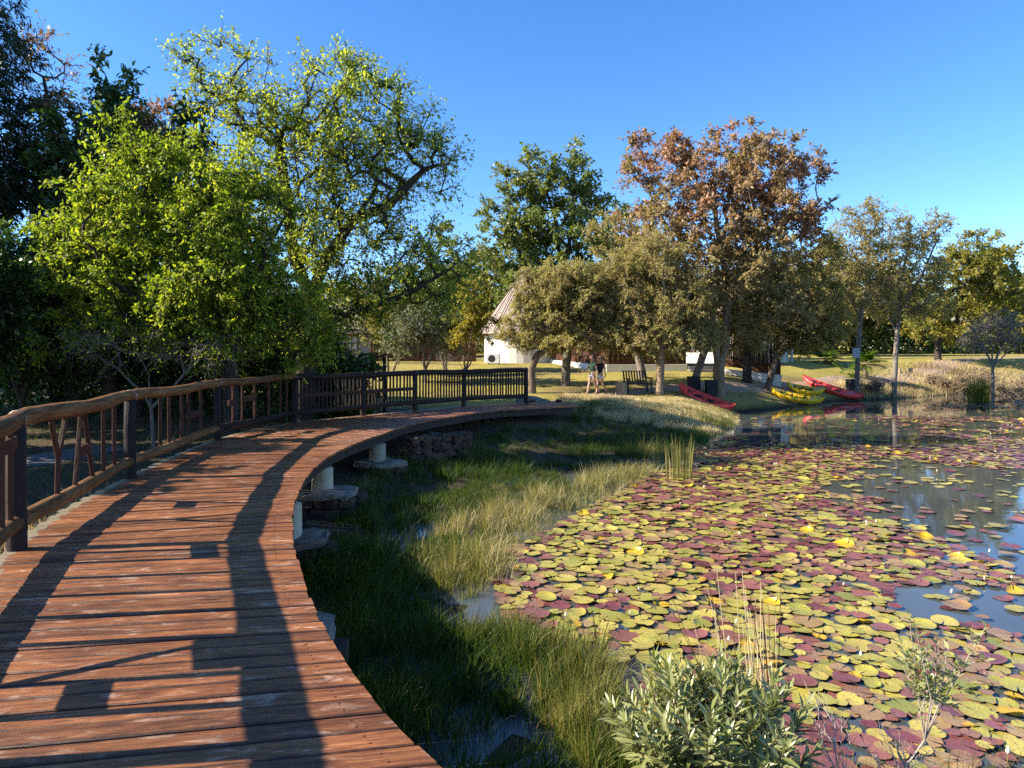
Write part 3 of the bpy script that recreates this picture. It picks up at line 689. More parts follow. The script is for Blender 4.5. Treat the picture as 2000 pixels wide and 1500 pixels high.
bay(2, [('l', y1(112), .28, y1(114), .62), ('l', y1(114), .62, y1(100), .98), ('l', y1(114), .62, y1(128), .98), ('l', y1(147), .28, y1(158), .98), ('l', y1(181), .28, y1(165), .98), ('b', y1(155), y1(175), .60), ('v', y1(202)), ('v', y1(223))])
y1 = lambda p: ypx(p, 3)
bay(3, [('v', y1(313)), ('v', y1(330)), ('v', y1(355)), ('v', y1(368)), ('v', y1(392)), ('b', y1(366), y1(394), .60)])
y1 = lambda p: ypx(p, 4)
bay(4, [('v', y1(455)), ('b', y1(446), y1(458), .66), ('v', y1(473)), ('v', y1(497)), ('b', y1(473), y1(498), .70), ('v', y1(525)), ('v', y1(548)), ('v', y1(560))])
for i, n in ((5, 17), (6, 15), (7, 17), (8, 22)):
    its = [('v', (k+.6+random.uniform(-.12, .12))/n) for k in range(n)]
    bay(i, its+([('b', .02, .98, .62, .09)] if i in (5, 6) else []))

# ------------------------------------------------------------------ end of the boardwalk
V, Fc = rough_block((0, 0, .12), (1.5, .7, .55), 0, .05, 31, 4)
for k, (x, y, z) in enumerate(V): V[k] = (x, y, z-(max(0, x+.1))*.42)
rk = py_mesh('boulder', V, Fc, M['rock']); rk.location = (X(1052, 24.6), 24.6, hz(X(1052, 24.6), 24.6)); rk.rotation_euler.z = -.2
tag(rk, 'flat brown boulder beside the end of the boardwalk', 'boulder')
st = py_mesh('step_slab', *rough_block((0, 0, 0), (1.0, .9, .14), 0, .012, 12, 3), M['mortar']); st.location = (X(1056, 23.2), 23.2, -.16); st.rotation_euler.z = .15
tag(st, 'pale stone step where the boardwalk meets the lawn', 'step')
sp_ = MB().tube([(0, 0, -.2), (0, 0, .28), (.01, 0, .33)], [.12, .115, .1], 10).build('short_post', M['darkwood'], None, True)
sp_.location = (X(1091, 23.6), 23.6, hz(X(1091, 23.6), 23.6)); tag(sp_, 'short dark log post beside the stone step', 'post')
fr = thing('timber_frame', 'dark timber frame with a warped top board behind the railing', 'frame', (X(732, 21.5), 21.5, hz(X(732, 21.5), 21.5)))
for q in (-.30, .30): MB().beam((q, 0, -.1), (q, 0, 1.88), .10, .08).build('leg', M['darkwood'], fr)
v = []
for k in range(9):
    x = -.36+k*.09; z = 1.90+.035*math.sin(k*.9); v += [(x, -.09, z), (x, .09, z), (x, .09, z+.07), (x, -.09, z+.07)]
f = [[i*4+k, (i+1)*4+k, (i+1)*4+(k+1) % 4, i*4+(k+1) % 4] for i in range(8) for k in range(4)]+[[0, 1, 2, 3], [35, 34, 33, 32]]
MB().add(v, f).build('top_board', M['edgebeam'], fr)
MB().beam((-.30, 0, 1.55), (.30, 0, 1.55), .05, .09).build('crossbar', M['darkwood'], fr)

# ------------------------------------------------------------------ buildings
def palisade(name, label, p0, p1, h, plinth, mat=None, seed=1, step=.10, lean=.02):
    r = random.Random(seed); p0, p1 = np.array(p0, float), np.array(p1, float); L = np.linalg.norm(p1-p0); u = (p1-p0)/L
    c = (p0+p1)/2; root = thing(name, label, 'fence', (c[0], c[1], hz(*c)))
    mb = MB(); n = int(L/step)
    for k in range(n):
        q = p0+u*(k+.5)*L/n+np.array([-u[1], u[0]])*r.uniform(-.02, .02); z = hz(*q)-root.location.z; hh = h*r.uniform(.93, 1.06)
        mb.tube([(q[0]-c[0], q[1]-c[1], z+plinth-.05), (q[0]-c[0]+r.uniform(-lean, lean), q[1]-c[1], z+hh)], [step*.56, step*.46], 5)
    o = mb.build('pole', mat or M['reed_fence'], root); o['kind'] = 'stuff'
    for zz in (.35, .8):
        z0 = hz(*p0)-root.location.z; z1 = hz(*p1)-root.location.z; nrm = np.array([u[1], -u[0]])*.09
        MB().beam((p0[0]-c[0]+nrm[0], p0[1]-c[1]+nrm[1], z0+plinth+(h-plinth)*zz), (p1[0]-c[0]+nrm[0], p1[1]-c[1]+nrm[1], z1+plinth+(h-plinth)*zz), .05, .07).build('rail', M['darkwood'], root)
    if plinth > .05:
        mb = MB(); m = 8
        for k in range(m):
            a = p0+(p1-p0)*k/m; b = p0+(p1-p0)*(k+1)/m; zc = hz(*((a+b)/2))-root.location.z
        za = min(hz(*p0), hz(*p1))-root.location.z; zb = max(hz(*p0), hz(*p1))-root.location.z
        MB().beam((p0[0]-c[0], p0[1]-c[1], (za-.3+hz(*p0)-root.location.z+plinth)/2), (p1[0]-c[0], p1[1]-c[1], (za-.3+hz(*p1)-root.location.z+plinth)/2), .3, plinth+.3+abs(zb-za)*.5, (0, 0, 1), .01).build('plinth', M['white'], root)
    return root
palisade('pole_fence', 'sunlit orange brown pole fence beside the thatched hut', (X(1076, 46), 46), (X(1181, 39.5), 39.5), 1.75, .32, seed=1)
palisade('pole_fence', 'shaded pole fence on a low wall behind the bench and walkers', (X(1183, 39.5), 39.5), (X(1340, 40), 40), 1.75, .42, seed=2)
palisade('pole_fence', 'tall dark pole fence on white plinth behind the yellow kayaks', (X(1412, 38.6), 38.6), (X(1525, 37.6), 37.6), 2.1, .48, seed=3)
palisade('pole_fence', 'dark pole fence left of the cottage window under the green tree', (X(585, 47), 47), (X(660, 47.5), 47.5), 1.5, .0, seed=4)
palisade('pole_fence', 'dark brown pole fence between the cottage and the thatched hut', (X(722, 48), 48), (X(930, 49), 49), 1.45, .0, seed=5)

def window(parent, c, w, h, u, nrm, nv=3, nh=2, pane=None, frame=None):
    """a casement with frame, bars and panes; u along the wall, nrm out of it"""
    u = Vector((*u, 0)); nrm = Vector((*nrm, 0)); c = Vector(c); rot = Matrix((u, nrm, Vector((0, 0, 1)))).transposed(); mb = MB()
    for sx in (-1, 1): mb.box(c+u*sx*(w/2)+nrm*.02, (.09, .12, h+.09), rot)
    for sz in (-1, 1): mb.box(c+Vector((0, 0, sz*h/2))+nrm*.022, (w-.09, .12, .09), rot)
    fr_ = mb.build('window', frame or M['frame_brown'], parent)
    for k in range(1, nv): MB().box(c+u*(-w/2+w*k/nv)+nrm*.015, (.06, .08, h-.09), rot).build('bar', frame or M['frame_brown'], fr_)
    for k in range(1, nh): MB().box(c+Vector((0, 0, -h/2+h*k/nh))+nrm*.013, (w-.09, .06, .05), rot).build('bar', frame or M['frame_brown'], fr_)
    MB().box(c-nrm*.02, (w-.09, .02, h-.09), rot).build('pane', pane or M['glass'], fr_)
    return fr_

# round thatched hut
hx, hy = .75, 48.0; hb = hz(hx, hy)-.1
hut = thing('thatched_hut', 'round white hut with a steep grey thatched roof', 'hut', (hx, hy, hb))
MB().lathe((0, 0, 0), [(2.75, -.3), (2.75, .0), (2.70, .02), (2.70, 2.5), (2.6, 2.5)], 36).build('wall', M['white'], hut)
mb = MB(); r = random.Random(3)
prof = []
for k in range(13):                        # thatch laid in stepped courses
    t = k/12; R = 3.25*(1-t)+.12*t; z = 2.05+4.1*t
    prof += [(R, z), (R-.05, z+.07)]
MB().lathe((0, 0, 0), [(2.9, 2.02)]+prof+[(.05, 6.25)], 40).build('roof', M['thatch'], hut)
for k in range(3):
    a = math.radians(205+k*14); MB().tube([(3.28*math.cos(a), 3.28*math.sin(a), 2.2), (.2*math.cos(a), .2*math.sin(a), 6.22)], .035, 5).build('roof_pole', M['bark_brown'], hut)
ac = thing('air_conditioner', 'white air conditioner unit standing against the round hut', 'air conditioner', (X(964, 44.4), 44.4, hz(X(964, 44.4), 44.4)), -.2)
MB().box((0, 0, .36), (.85, .35, .62), None, .02).build('casing', M['grey_metal'], ac)
MB().lathe((0, 0, 0), [(.23, -.01), (.24, 0), (.2, .02), (.05, .02)], 18).build('fan_grille', M['black'], ac)
g_ = ac.children[-1]; g_.rotation_euler = (math.pi/2, 0, 0); g_.location = (-.1, -.18, .37)
for q in (-.3, .3): MB().box((q, 0, .02), (.06, .3, .08)).build('foot', M['black'], ac)

# square cottage at the left, white lodge on the right
def cottage(label, c, size, rz, wall, wins, roof_h=2.4, name='cottage', over=.5, plinth=None):
    z = hz(*c)-.15; root = thing(name, label, 'house', (*c, z), rz); w, dp, h = size
    MB().box((0, 0, h/2), (w, dp, h)).build('wall', wall, root)
    MB().box((0, 0, .14), (w+.06, dp+.06, .30)).build('plinth', plinth or M['white'], root)
    o = over; v = [(-w/2-o, -dp/2-o, h-.15), (w/2+o, -dp/2-o, h-.15), (w/2+o, dp/2+o, h-.15), (-w/2-o, dp/2+o, h-.15), (-w*.22, 0, h+roof_h), (w*.22, 0, h+roof_h)]
    v += [(x, y, zz-.25) for x, y, zz in v[:4]]
    MB().add(v, [[0, 1, 5, 4], [2, 3, 4, 5], [1, 2, 5], [3, 0, 4], [0, 6, 7, 1], [1, 7, 8, 2], [2, 8, 9, 3], [3, 9, 6, 0], [9, 8, 7, 6]]).build('roof', M['thatch'], root)
    for side, off, zc, ww, hh, nv, nh, pane in wins:
        if side == 'f': window(root, (off, -dp/2-.012, zc), ww, hh, (1, 0), (0, -1), nv, nh, pane)
        else: window(root, (-w/2-.012, off, zc), ww, hh, (0, -1), (-1, 0), nv, nh, pane)
    return root
cottage('tan cottage with a brown framed window under the leaning green tree', (X(655, 51), 51), (4.6, 4.0, 2.5), .0, M['tan_wall'],
        [('f', 1.45, 1.42, 1.35, 1.1, 3, 2, M['curtain']), ('f', -.9, 1.42, 1.1, 1.1, 2, 2, M['curtain'])])
cottage('white walled lodge seen between tree trunks behind the pole fences', (X(1425, 47), 47), (6.4, 5, 2.9), math.radians(38), M['white'],
        [('l', .9, 1.5, .9, 1.2, 2, 3, None), ('l', -1.0, 1.5, .9, 1.2, 2, 3, None), ('f', -1.2, 1.5, 1.2, 1.2, 3, 2, None), ('f', 1.2, 1.5, 1.2, 1.2, 3, 2, None)])
cottage('distant low tan lodge among trees at the right', (X(1935, 78), 78), (16, 6, 2.4), math.radians(-8), M['tan_wall'],
        [('f', q, 1.4, 1.2, 1.0, 2, 2, None) for q in (-6, -3, 0, 3, 6)], 1.8)
gs = thing('garden_steps', 'grey steps in the gap between the two pole fences', 'steps', (X(1376, 39.6), 39.6, hz(X(1376, 39.6), 39.6)))
for k in range(3): MB().box((0, k*.35, .08+k*.17), (1.75, .36, .17), None, .012).build('step', M['tar'], gs)

# ------------------------------------------------------------------ garden furniture
bx, by = X(1246, 30.3), 30.3
bn = thing('bench', 'dark slatted bench facing the pond beside a stump', 'bench', (bx, by, hz(bx, by)), math.radians(14))
for k in range(4): MB().box((0, -.20+k*.13, .45), (1.15, .10, .035), None, .006).build('seat_slat', M['bench'], bn)
for k in range(9):
    x = -.52+k*.13; MB().beam((x, .27, .48), (x, .42, .98), .07, .025).build('back_slat', M['bench'], bn)
MB().beam((-.58, .43, 1.0), (.58, .43, 1.0), .09, .035).build('top_rail', M['bench'], bn)
for sx in (-.56, .56):
    for yy in (-.2, .27): MB().beam((sx, yy, -.05), (sx, yy, .66 if yy < 0 else .5), .07, .07).build('leg', M['bench'], bn)
    MB().box((sx, .02, .68), (.09, .6, .035), None, .008).build('armrest', M['bench'], bn)
sx_, sy_ = X(1213, 30.0), 30.0
s_ = thing('tree_stump', 'pale cut tree stump standing left of the bench', 'stump', (sx_, sy_, hz(sx_, sy_)))
prof = [(.30, -.1), (.27, .05), (.245, .3), (.25, .52), (.24, .54)]
MB().lathe((0, 0, 0), prof, 14).build('stump_bark', M['stump'], s_, True)
MB().lathe((0, 0, .541), [(.22, 0), (.215, .006), (.01, .008)], 14).build('cut_face', M['straw'], s_)
def bin_(px, d, w, h, label, rz):
    x = X(px, d); b = thing('litter_bin', label, 'bin', (x, d, hz(x, d)), rz, 'dark timber bins on the lawn')
    n = 5
    for side in range(4):
        a = side*math.pi/2; ca, sa = math.cos(a), math.sin(a); rot = Matrix.Rotation(a, 3, 'Z')
        for k in range(n):
            off = (-w/2+w*(k+.5)/n); c = rot @ Vector((off, -w/2, h/2)); MB().box(c, (w/n-.012, .03, h), rot, .004).build('slat', M['bin'], b)
    MB().box((0, 0, h+.02), (w+.06, w+.06, .05), None, .01).build('lid', M['bin'], b)
    MB().box((0, 0, h*.45), (w-.06, w-.06, h*.85)).build('liner', M['black'], b)
bin_(1355, 32.3, .46, .58, 'square dark slatted bin standing left of the pale twin trunk', .1)
bin_(1389, 31.9, .46, .66, 'square dark slatted bin half behind the pale twin trunk', -.1)
bin_(1662, 39.5, .40, .62, 'small black bin under the palms right of the red kayak', .2)
for px, d, h, lab in ((1546, 47, .9, 'slim blue grey post on the far lawn right of the dark fence'), (1758, 46, .42, 'short timber post in the lawn near the far path'), (1777, 46.5, .48, 'squat pale timber block in the lawn near the far path')):
    x = X(px, d); o = MB().box((0, 0, h/2), (.16 if h > .6 else .34 if px > 1770 else .14, .16, h+.1), None, .015).build('lawn_post', M['grey_metal'] if h > .6 else M['stump']); o.location = (x, d, hz(x, d)); tag(o, lab, 'post')
nb = thing('notice_board', 'pale grey square board fixed to the slim tree on the bank', 'sign', (X(1672, 38.0), 38.0, hz(X(1672, 38.0), 38.0)))
MB().box((0, 0, 2.6), (.40, .03, .54), None, .008).build('board', plain('weathered_board', (.27, .30, .33), .6), nb)
for zz in (2.4, 2.8): MB().box((.06, .09, zz), (.05, .16, .05)).build('bracket', M['darkwood'], nb)

# ------------------------------------------------------------------ kayaks
def kayak(label, bow, stern, mat, roll=0, w=.47, lift=.0, group='kayaks drawn up on the bank'):
    bow, stern = Vector(bow), Vector(stern); d = bow-stern; L = d.length; c = (bow+stern)/2
    root = thing('kayak', label, 'kayak', c, 0, group); root.rotation_mode = 'QUATERNION'
    root.rotation_quaternion = d.to_track_quat('X', 'Z') @ Matrix.Rotation(roll, 4, 'X').to_quaternion()
    NS, v, f = 25, [], []
    for i in range(NS):
        t = -1+2*i/(NS-1); a = abs(t); wd = w*max(.03, (1-a**2.6))**.62; rise = .26*a**3.2; keel = -.19+rise*.95+.10*a**8; gun = .15+rise*.75
        well = .13*max(0, 1-(abs(t-.05)/.62)**4) if a < .85 else 0
        prof = [(0, keel), (.45, keel+.02), (.80, keel+.09), (1.0, gun-.09), (.97, gun-.02), (.86, gun+.01), (.74, gun-.005), (.62, gun-well*.9), (.3, gun-well), (0, gun-well*.98+.04*(well == 0))]
        full = prof+[(-x, z) for x, z in prof[-2:0:-1]]; v += [(t*L/2, x*wd, z) for x, z in full]
    n = len(full); f = [[i*n+k, (i+1)*n+k, (i+1)*n+(k+1) % n, i*n+(k+1) % n] for i in range(NS-1) for k in range(n)]+[list(range(n-1, -1, -1)), [(NS-1)*n+k for k in range(n)]]
    MB().add(v, f).build('hull', mat, root, True)
    for x in (-.15, .30):
        mb = MB().box((x*L/2, 0, .055), (.26, w*.8, .03), None, .012).box((x*L/2-.15, 0, .11), (.04, w*.8, .14), Matrix.Rotation(-.3, 3, 'Y'), .012); mb.build('seat', M['bin'], root)
    for x in (-.93, .93): MB().tube([(x*L/2-.07, 0, .26), (x*L/2, 0, .34), (x*L/2+.05, 0, .30)], .012, 6).build('carry_handle', M['black'], root)
    for x in (-.05, .15, .45, .58): MB().beam((x*L/2, -w*.66, .15), (x*L/2+.12, w*.66, .15), .03, .015).build('strap', M['black'], root)
    MB().lathe((.62*L/2, 0, .155), [(.11, 0), (.11, .03), (.09, .045), (.01, .05)], 14).build('hatch', M['black'], root)
    return root
def gp(px, d, dz): x = X(px, d); return (x, d, hz(x, d)+dz)
kayak('pale red kayak lying alone on the grass nearest the boardwalk', gp(1324, 30.9, .12), (X(1432, 29.7), 29.7, WZ+.10), M['red'], math.radians(-14))
kayak('lower yellow kayak with its stern touching the water', gp(1504, 35.2, .0), (X(1608, 34.5), 34.5, WZ+.10), M['yellow'], math.radians(-14))
kayak('upper yellow kayak lying behind the other yellow one', gp(1536, 37.4, .06), (X(1610, 36.6), 36.6, WZ+.46), M['yellow'], math.radians(-14))
kayak('long red kayak farthest right with its tip in the pond', gp(1566, 39.6, .22), (X(1686, 37.6), 37.6, WZ+.04), M['red'], math.radians(-12))

# ------------------------------------------------------------------ two walkers
def skin_body(name, joints, bones, root_i, mat, parent, sub=2):
    me = bpy.data.meshes.new(name); me.from_pydata([j[0] for j in joints], bones, []); me.update()
    o = link(name, me, mat, parent); md = o.modifiers.new('skin', 'SKIN'); md.use_smooth_shade = True
    for k, j in enumerate(joints):
        sv = me.skin_vertices[0].data[k]; sv.radius = (j[1], j[1]*(j[2] if len(j) > 2 else 1)); sv.use_root = (k == root_i)
    ss = o.modifiers.new('sub', 'SUBSURF'); ss.levels = sub; ss.render_levels = sub
    return o
def person(label, loc, rz, hgt, shirt, shorts, hair, longhair, armL, armR, legL, legR):
    """faces -Y locally; arms and legs given as joint offsets"""
    root = thing('person', label, 'person', loc, rz); root.scale = (hgt/1.72,)*3
    J = []; B = []
    def j(p, r, k=1): J.append((p, r, k)); return len(J)-1
    def b(*c):
        for a, q in zip(c[:-1], c[1:]): B.append((a, q))
    pel = j((0, 0, .93), .125, .8); wai = j((0, 0, 1.08), .108, .78); che = j((0, -.01, 1.26), .13, .75); nk0 = j((0, .0, 1.42), .062); nk = j((0, -.01, 1.48), .05)
    h0 = j((0, -.03, 1.56), .075, 1.1); h1 = j((0, -.025, 1.66), .082, 1.12); h2 = j((0, -.015, 1.72), .045)
    b(pel, wai, che, nk0, nk, h0, h1, h2)
    nose = j((0, -.125, 1.595), .016); b(h0, nose)
    for s in (-1, 1): e = j((s*.088, -.01, 1.60), .018); b(h0, e)
    for s, arm in ((-1, armL), (1, armR)):
        sh = j((s*.165, 0, 1.385), .056); el = j(arm[0], .04); wr = j(arm[1], .028); b(che, sh, el, wr)
        d = Vector(arm[1])-Vector(arm[0]); d.normalize(); side = Vector((0, -1, 0)); hd = j(tuple(Vector(arm[1])+d*.06), .034, .55); b(wr, hd)
        for q, ln in ((-.028, .075), (-.01, .085), (.01, .08), (.027, .065)):
            p1 = Vector(arm[1])+d*(.10)+Vector((0, q, 0)); p2 = p1+d*ln*.6+Vector((-s*.012, 0, 0)); a1 = j(tuple(p1), .0095); a2 = j(tuple(p2), .008); b(hd, a1, a2)
        t1 = j(tuple(Vector(arm[1])+d*.05+Vector((-s*.015, -.04, 0))), .011); t2 = j(tuple(Vector(arm[1])+d*.09+Vector((-s*.02, -.05, 0))), .009); b(hd, t1, t2)
    for s, leg in ((-1, legL), (1, legR)):
        hp = j((s*.085, 0, .87), .095); kn = j(leg[0], .056); cf = j(tuple(Vector(leg[0]).lerp(Vector(leg[1]), .35)), .058); an = j(leg[1], .036)
        he = j(tuple(Vector(leg[1])+Vector((0, .02, -.045))), .034); to = j(tuple(Vector(leg[1])+Vector((0, -.15, -.06))), .032, .7); b(pel, hp, kn, cf, an, he); B.append((an, to))
    skin_body('body', J, B, pel, M['skin'], root)
    K = [((0, 0, .93), .14, .84), ((0, 0, 1.08), .126, .82), ((0, -.01, 1.26), .148, .8), ((0, 0, 1.39), .085)]; KB = [(0, 1), (1, 2), (2, 3)]
    for s, arm in ((-1, armL), (1, armR)):
        m = Vector((s*.165, 0, 1.385)).lerp(Vector(arm[0]), .5); i0 = len(K); K += [((s*.16, 0, 1.375), .068), (tuple(m), .056)]; KB += [(2, i0), (i0, i0+1)]
    skin_body('shirt', K, KB, 0, shirt, root)
    K = [((0, 0, .98), .142, .86), ((0, 0, .90), .14, .86)]; KB = [(0, 1)]
    for s, leg in ((-1, legL), (1, legR)):
        m = Vector((s*.085, 0, .87)).lerp(Vector(leg[0]), .45); i0 = len(K); K += [((s*.088, 0, .84), .108), (tuple(m), .092)]; KB += [(1, i0), (i0, i0+1)]
    skin_body('shorts', K, KB, 0, shorts, root)
    K = [((0, .035, 1.735), .03), ((0, .02, 1.69), .088, 1.1), ((0, .045, 1.61), .08)]; KB = [(0, 1), (1, 2)]
    if longhair: K += [((.01, .085, 1.48), .065), ((.02, .10, 1.32), .05), ((.02, .10, 1.22), .02)]; KB += [(2, 3), (3, 4), (4, 5)]
    skin_body('hair', K, KB, 1, hair, root)
    for s in (-1, 1): MB().lathe((s*.033, -.112, 1.625), [(.004, -.011), (.012, -.006), (.012, .006), (.004, .011)], 8).build('eye', M['black'], root, True)
    MB().box((0, -.108, 1.545), (.042, .012, .010), None, .003).build('mouth', M['red'], root)
    for leg in (legL, legR):
        MB().box((leg[1][0], leg[1][1]-.06, leg[1][2]-.098), (.085, .25, .022), None, .008).build('sandal', M['darkwood'], root)
dA = 29.6; xA = X(1157, dA)
person('walker in a green t-shirt and pale shorts swinging one arm out', (xA, dA, hz(xA, dA)+.03), math.radians(-52), 1.72, M['shirt_green'], M['denim'], M['hair_dark'], False,
       [(-.30, .05, 1.16), (-.46, -.16, 1.0)], [(.23, .03, 1.12), (.22, -.10, .90)], [(-.09, -.10, .50), (-.09, -.20, .11)], [(.09, .04, .49), (.09, .34, .19)])
dB = 29.9; xB = X(1172, dB)
person('walker with long fair hair in a black top and pale shorts', (xB, dB, hz(xB, dB)+.03), math.radians(-48), 1.64, M['shirt_black'], M['denim'], M['hair_fair'], True,
       [(-.24, -.02, 1.12), (-.20, -.16, .93)], [(.24, .08, 1.13), (.22, .10, .88)], [(-.09, -.07, .49), (-.09, -.12, .11)], [(.09, .06, .49), (.09, .36, .20)])

# ------------------------------------------------------------------ trees
# the two bright trees over the railing
tree('green_tree', 'tall bright green tree leaning right over the boardwalk bend', 'tree', 18.5,
     [[(590, 760), (598, 690), (606, 630), (615, 560), (640, 500), (690, 430), (735, 370)], [(602, 660), (640, 628), (720, 602), (800, 570), (880, 525)],
      [(610, 600), (570, 480), (560, 380), (540, 250)], [(598, 700), (560, 600), (500, 500), (460, 400)], [(690, 430), (760, 400), (830, 330)]],
     [(470, 210, 120, 130, 0, 1.1), (640, 230, 170, 120, 0, 1.3), (760, 300, 145, 125, 0, 1.2), (600, 400, 200, 150, 0, 1.2), (750, 470, 130, 90, 0, .9), (385, 120, 40, 55, 0, 2.5), (700, 150, 70, 50, 0, 2), (860, 290, 55, 60, 0, 1.6), (820, 500, 120, 60, 0, .8), (720, 590, 100, 55, .4, 1.7), (650, 600, 70, 60, .5, 1.2), (840, 560, 95, 50, .3, 1.6), (600, 560, 80, 90, -.4, 1.1), (690, 640, 60, 36, .4, 1.0), (570, 660, 50, 50, -.5, 1.0)],
     640, .115, LF['tall'], M['bark_dark'], .26, 8, 7, .72, .25, shell=.6, seed=11, depth=.8, twig_r=.007, lw=.5)
tree('green_tree', 'bushy yellow green tree spreading low behind the log railing', 'tree', 15.2,
     [[(455, 790), (450, 700), (430, 620), (400, 540), (360, 440)], [(450, 700), (350, 640), (250, 570), (160, 500)], [(440, 690), (500, 580), (520, 470)], [(430, 620), (340, 600), (230, 620), (160, 650)]],
     [(330, 400, 130, 110), (210, 480, 125, 100), (420, 520, 160, 130), (320, 570, 160, 90), (470, 400, 120, 110), (160, 490, 90, 60), (520, 600, 110, 90, 0, .9), (130, 660, 60, 40, 0, .6), (290, 300, 55, 45, 0, 1.5), (400, 330, 70, 60, 0, 1.3), (430, 660, 130, 60, 0, .9), (520, 560, 90, 90, 0, .9), (280, 640, 110, 60, 0, .7), (570, 640, 75, 75, .3, 1.3), (600, 690, 50, 40, .3, 1.5), (85, 455, 45, 40, 0, 1.8), (245, 270, 50, 42, 0, 1.8), (115, 590, 50, 34, 0, 1.3), (205, 370, 60, 40, -.4, 1.3)],
     470, .115, LF['bright'], M['bark_dark'], .17, 9, 10, .58, .2, shell=.55, seed=12, depth=.8, twig_r=.006, lw=.5)
# dark wood on the left
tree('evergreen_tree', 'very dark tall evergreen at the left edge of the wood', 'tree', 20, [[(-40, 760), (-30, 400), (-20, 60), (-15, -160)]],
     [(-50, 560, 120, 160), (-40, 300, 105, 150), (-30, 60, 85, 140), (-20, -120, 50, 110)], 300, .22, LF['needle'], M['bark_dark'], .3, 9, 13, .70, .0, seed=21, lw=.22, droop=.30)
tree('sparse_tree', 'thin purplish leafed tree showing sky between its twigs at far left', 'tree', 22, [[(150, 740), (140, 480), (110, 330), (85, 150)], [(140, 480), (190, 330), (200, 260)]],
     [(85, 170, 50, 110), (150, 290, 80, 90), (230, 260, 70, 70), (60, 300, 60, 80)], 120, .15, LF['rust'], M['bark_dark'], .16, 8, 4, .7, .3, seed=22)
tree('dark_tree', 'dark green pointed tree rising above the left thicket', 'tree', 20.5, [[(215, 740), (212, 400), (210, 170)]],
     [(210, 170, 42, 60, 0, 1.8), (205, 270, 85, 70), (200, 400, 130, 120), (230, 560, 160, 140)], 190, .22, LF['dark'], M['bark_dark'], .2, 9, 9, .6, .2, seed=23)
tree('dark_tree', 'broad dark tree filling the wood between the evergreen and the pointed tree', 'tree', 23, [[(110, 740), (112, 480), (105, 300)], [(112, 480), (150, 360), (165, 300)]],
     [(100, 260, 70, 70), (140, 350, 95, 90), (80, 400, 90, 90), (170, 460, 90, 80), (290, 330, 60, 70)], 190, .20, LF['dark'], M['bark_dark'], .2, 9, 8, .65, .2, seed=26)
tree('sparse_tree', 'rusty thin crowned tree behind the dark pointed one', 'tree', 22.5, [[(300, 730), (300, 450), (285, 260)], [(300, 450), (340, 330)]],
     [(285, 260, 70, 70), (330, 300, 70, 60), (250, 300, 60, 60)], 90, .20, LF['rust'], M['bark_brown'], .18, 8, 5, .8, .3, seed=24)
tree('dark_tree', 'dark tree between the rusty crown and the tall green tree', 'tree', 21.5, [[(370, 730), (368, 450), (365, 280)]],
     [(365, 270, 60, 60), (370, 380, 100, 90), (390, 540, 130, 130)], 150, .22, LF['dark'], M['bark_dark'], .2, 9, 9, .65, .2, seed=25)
for k, (px, d, w, top, lab, lm) in enumerate([
        (40, 19.5, 130, 470, 'dark leafy bush under the evergreen at the left edge', 'dark'), (150, 20.5, 120, 430, 'dark bush behind the yellow green tree at its left', 'dark'),
        (270, 21, 120, 470, 'shadowed bush hidden behind the low bright branches', 'dark'), (400, 22, 120, 520, 'shadowed bush behind the trunk of the low bright tree', 'mid'),
        (520, 23, 95, 560, 'dark bush at the foot of the tall green tree', 'dark'), (610, 21, 60, 630, 'small dark bush right of the tall green tree trunk', 'dark'), (655, 20.5, 80, 728, 'low dark bush right behind the slatted railing bays', 'dark'), (-60, 17, 110, 450, 'dark shrub at the left frame edge behind the railing', 'dark')]):
    m = (760+top)/2
    tree('dark_bush', lab, 'bush', d, [[(px, 775), (px+8, 700), (px+4, m)], [(px, 770), (px-40, 690), (px-50, m)], [(px, 770), (px+50, 690), (px+60, m)]],
         [(px, m-20, w, (760-top)/2), (px-w*.5, m+50, w*.7, (760-top)*.3), (px+w*.5, m+40, w*.7, (760-top)*.3)], 120, .20, LF[lm], M['bark_dark'], .09, 9, 9, .55, .2, seed=40+k, depth=.8)
tree('bare_bush', 'tangle of bare pale twigs below the low bright branches', 'bush', 14.6, [[(300, 790), (290, 730), (270, 690)], [(310, 790), (360, 730), (400, 690)], [(300, 790), (230, 720), (180, 690)]],
     [(270, 680, 110, 35), (390, 690, 100, 35), (170, 670, 60, 30)], 80, .07, LF['bright'], M['bark_grey'], .04, 7, 4, .5, .1, seed=47, twig_r=.004, tip_r=.005, bare=.5)
# big trees outside the picture at the left whose shade lies over the wood
for k, (x, y, h) in enumerate([(-25, 20.5, 15), (-28, 23, 15.5), (-21, 21.5, 12)]):
    px = 1000+x*F/y; q = F/y
    tree('shade_tree', ['tall dark tree just outside the left edge nearest the railing', 'tall dark tree outside the left edge behind the evergreen', 'tall dark tree outside the left edge farthest back'][k], 'tree', y,
         [[(px, 730), (px, 700-h*.3*q), (px, 700-h*.75*q)]], [(px, 700-h*.72*q, 4.2*q, h*.26*q), (px, 700-h*.42*q, 4.6*q, h*.26*q)], 150, .45, LF['dark'], M['bark_dark'], .3, 7, 6, 1.0, .2, seed=60+k, lw=.6)

